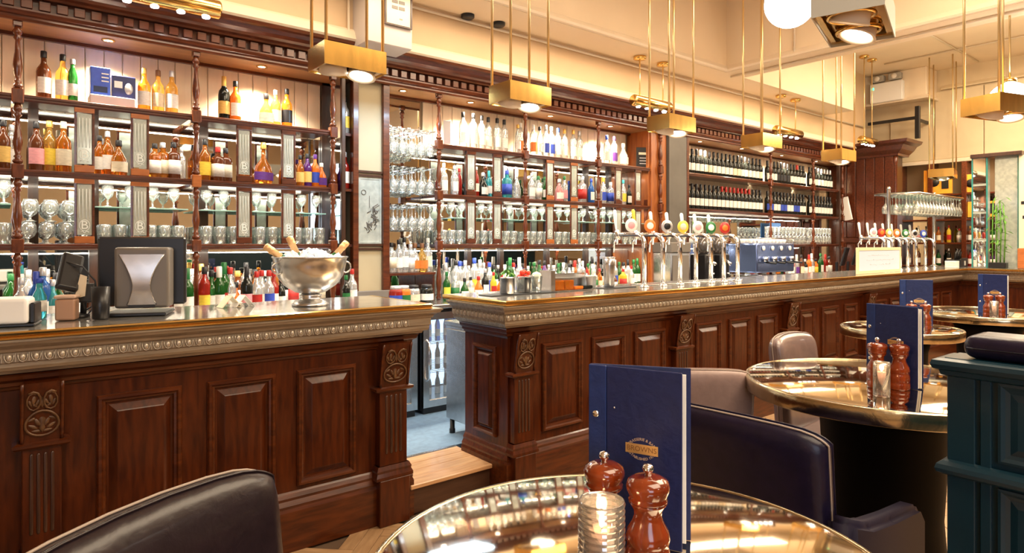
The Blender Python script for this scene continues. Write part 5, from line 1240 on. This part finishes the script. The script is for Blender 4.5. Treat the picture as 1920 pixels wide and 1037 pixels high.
# ------------------------------------------------------------------ seating
def chair(x, y, rz, label, leather, z0=PLAT, w_=.50, dp=.50, back=.84, arms=0, seat=.46, lean=.06):
    T = thing('dining_chair', label, 'armchair' if arms else 'chair', (x, y, z0), rz)
    legs = mat('chair_leg_wood', (.03, .015, .010), .35, coat=.2)
    for sx in (-1, 1):
        for sy in (-1, 1):
            P(T, 'leg', MB().cbox(-.02, .02, -.02, .02, 0, seat - .12, .003), legs, (sx*(w_/2 - .035), sy*(dp/2 - .04), 0))
    P(T, 'seat', MB().rbox(-w_/2, w_/2, -dp/2, dp/2 - .06, seat - .12, seat, .03, 3), leather)
    # back: padded slab bowed a little, with rounded top corners
    bm = bmesh.new(); n, m_ = 14, 12; th = .065
    outer = []
    def bp(u_, v_, side):
        z = seat - .12 + (back - seat + .12)*v_
        xx = (u_ - .5)*w_
        t = abs(2*u_ - 1)
        z -= (.020*t**10 + .012*t**2)*v_
        yy = dp/2 - .05 + lean*v_**1.4 - .030*t*t*v_
        e = min(1, (1 - t)*7 + .0); e2 = min(1, (1 - v_)*(m_*.8))
        f = math.sqrt(max(0, 1 - (1 - e)**2))*math.sqrt(max(0, 1 - (1 - e2)**2))
        return (xx, yy + side*th/2*(.25 + .75*f), z)
    g = MB(); vs = []
    us = [0, .012, .03, .06, .11, .2, .35, .5, .65, .8, .89, .94, .97, .988, 1]; vv = [0, .15, .3, .45, .6, .72, .82, .89, .94, .97, .988, 1]
    for side in (-1, 1):
        for v_ in vv:
            for u_ in us: vs.append(bp(u_, v_, side))
    nu, nv = len(us), len(vv); fs = []; o2 = nu*nv
    for j in range(nv-1):
        for i in range(nu-1):
            a = j*nu + i
            fs.append((a, a+1, a+nu+1, a+nu)); fs.append((a+o2, a+nu+o2, a+nu+1+o2, a+1+o2))
    for j in range(nv-1):
        a = j*nu; fs.append((a, a+nu, a+nu+o2, a+o2)); a += nu-1; fs.append((a, a+o2, a+nu+o2, a+nu))
    for i in range(nu-1):
        a = (nv-1)*nu + i; fs.append((a, a+1, a+1+o2, a+o2)); fs.append((i, i+o2, i+1+o2, i+1))
    g.add(vs, fs, True)
    b = P(T, 'backrest', g, leather)
    seam = [vs[o2*0 + j*nu + 0] for j in range(2, nv)] + [vs[(nv-1)*nu + i] for i in range(1, nu)] + [vs[j*nu + nu-1] for j in range(nv-2, 1, -1)]
    P(b, 'piping', MB().tube([(p[0], p[1] - .001, p[2] + .001) for p in seam], .0022, 5), leather)
    seam = [vs[o2 + j*nu + 0] for j in range(2, nv)] + [vs[o2 + (nv-1)*nu + i] for i in range(1, nu)] + [vs[o2 + j*nu + nu-1] for j in range(nv-2, 1, -1)]
    P(b, 'piping', MB().tube([(p[0], p[1] + .001, p[2] + .001) for p in seam], .0022, 5), PIPING)
    if arms:
        for sx in (-1, 1):
            poly = [(-dp/2 + .02, seat - .12), (dp/2 - .02, seat - .12), (dp/2 + .01, arms + .06), (dp/2 - .10, arms + .02), (0, arms - .005), (-dp/2 + .06, arms - .03), (-dp/2 + .02, arms - .07)]
            bm = bmesh.new()
            x0 = sx*(w_/2) - (.0 if sx > 0 else .055); 
            va = [bm.verts.new((x0 + (.055 if k else 0), yy, zz)) for k in (0, 1) for yy, zz in poly]
            n_ = len(poly)
            bm.faces.new(va[:n_]); bm.faces.new(va[n_:][::-1])
            for i in range(n_): bm.faces.new((va[i], va[i+n_], va[(i+1) % n_ + n_], va[(i+1) % n_]))
            bmesh.ops.recalc_face_normals(bm, faces=bm.faces[:])
            bmesh.ops.bevel(bm, geom=bm.edges[:], offset=.014, segments=3, affect='EDGES')
            P(T, 'arm', MB().frombm(bm, True), mat('arm_leather', (.012, .009, .022), .55, spec=.15))
    return T
th = math.radians(32.7)
cx_, cy_ = .333 - .25*math.cos(th) + .215*math.sin(th), 1.050 - .25*math.sin(th) - .215*math.cos(th)
chair(cx_, cy_, th, 'dark aubergine leather chair at lower left of foreground table', LEATHER, w_=.50, dp=.46, back=.828)
chair(1.489, .832, math.radians(94), 'navy aubergine leather armchair with its back to foreground table', LEATHERN, w_=.46, dp=.48, back=.80, arms=.585)
chair(1.885, 1.43, math.radians(141.5), 'mauve leather chair behind the foreground menu', MAUVE, w_=.44, dp=.46, back=.765)
chair(2.49, 1.10, .06, 'mauve brown leather chair between middle table and the bar', MAUVED, w_=.33, dp=.40, back=.81)

# ------------------------------------------------------------------ blue booth screen at the right
B = thing('booth_screen', 'dark teal painted panelled booth end screen at right edge', 'booth', (2.43*KS, .73*KS, EYE*(1 - KS)))
B.scale = (KS, KS, KS)
LO = (PLAT - EYE*(1 - KS))/KS
P(B, 'carcass', MB().box(.012, .13, -2.2, 0, LO, 1.02), TEAL)
P(B, 'stile', MB().cbox(-.002, .016, -.075, .002, LO, 1.02, .003), TEAL)
P(B, 'stile', MB().cbox(-.002, .016, -.118, -.088, LO, 1.02, .003), TEAL)
for a, b in ((-.56, -.135), (-1.05, -.63), (-1.6, -1.12)):
    for z0, z1 in ((LO + .16, .655), (.735, .985)):
        P(B, 'raised_panel', MB().loops(-(a - b), z1 - z0, [(0, 0), (0, .014), (.008, .016), (.018, .008), (.03, .004), (.05, .012)]), TEAL, (.012, b, z0), (0, 0, -PI/2))
P(B, 'mid_rail', MB().sweep([(.13, .0), (.0, .0), (.0, -2.2)][::1], [(0, .660), (.014, .664), (.026, .672), (.030, .684), (.026, .698), (.012, .708), (0, .715)]), TEAL)
P(B, 'top_rail', MB().sweep([(.13, .0), (.0, .0), (.0, -2.2)], [(0, .985), (.016, .992), (.020, 1.006), (.034, 1.012), (.040, 1.026), (.036, 1.040), (.02, 1.046), (0, 1.046)]).cbox(-.01, .14, -2.2, .01, 1.02, 1.048, .004), TEAL)
P(B, 'plinth', MB().cbox(-.012, .14, -2.2, .012, LO, LO + .11, .005), TEAL)
cu = P(B, 'cushion', MB().rbox(.005, .20, -2.2, -.035, 1.049, 1.125, .034, 4), LEATHERN, label='dark leather head cushion on top')
P(cu, 'piping', MB().tube([(.008, -.05, 1.084), (.008, -2.2, 1.084)], .004, 6), LEATHER)
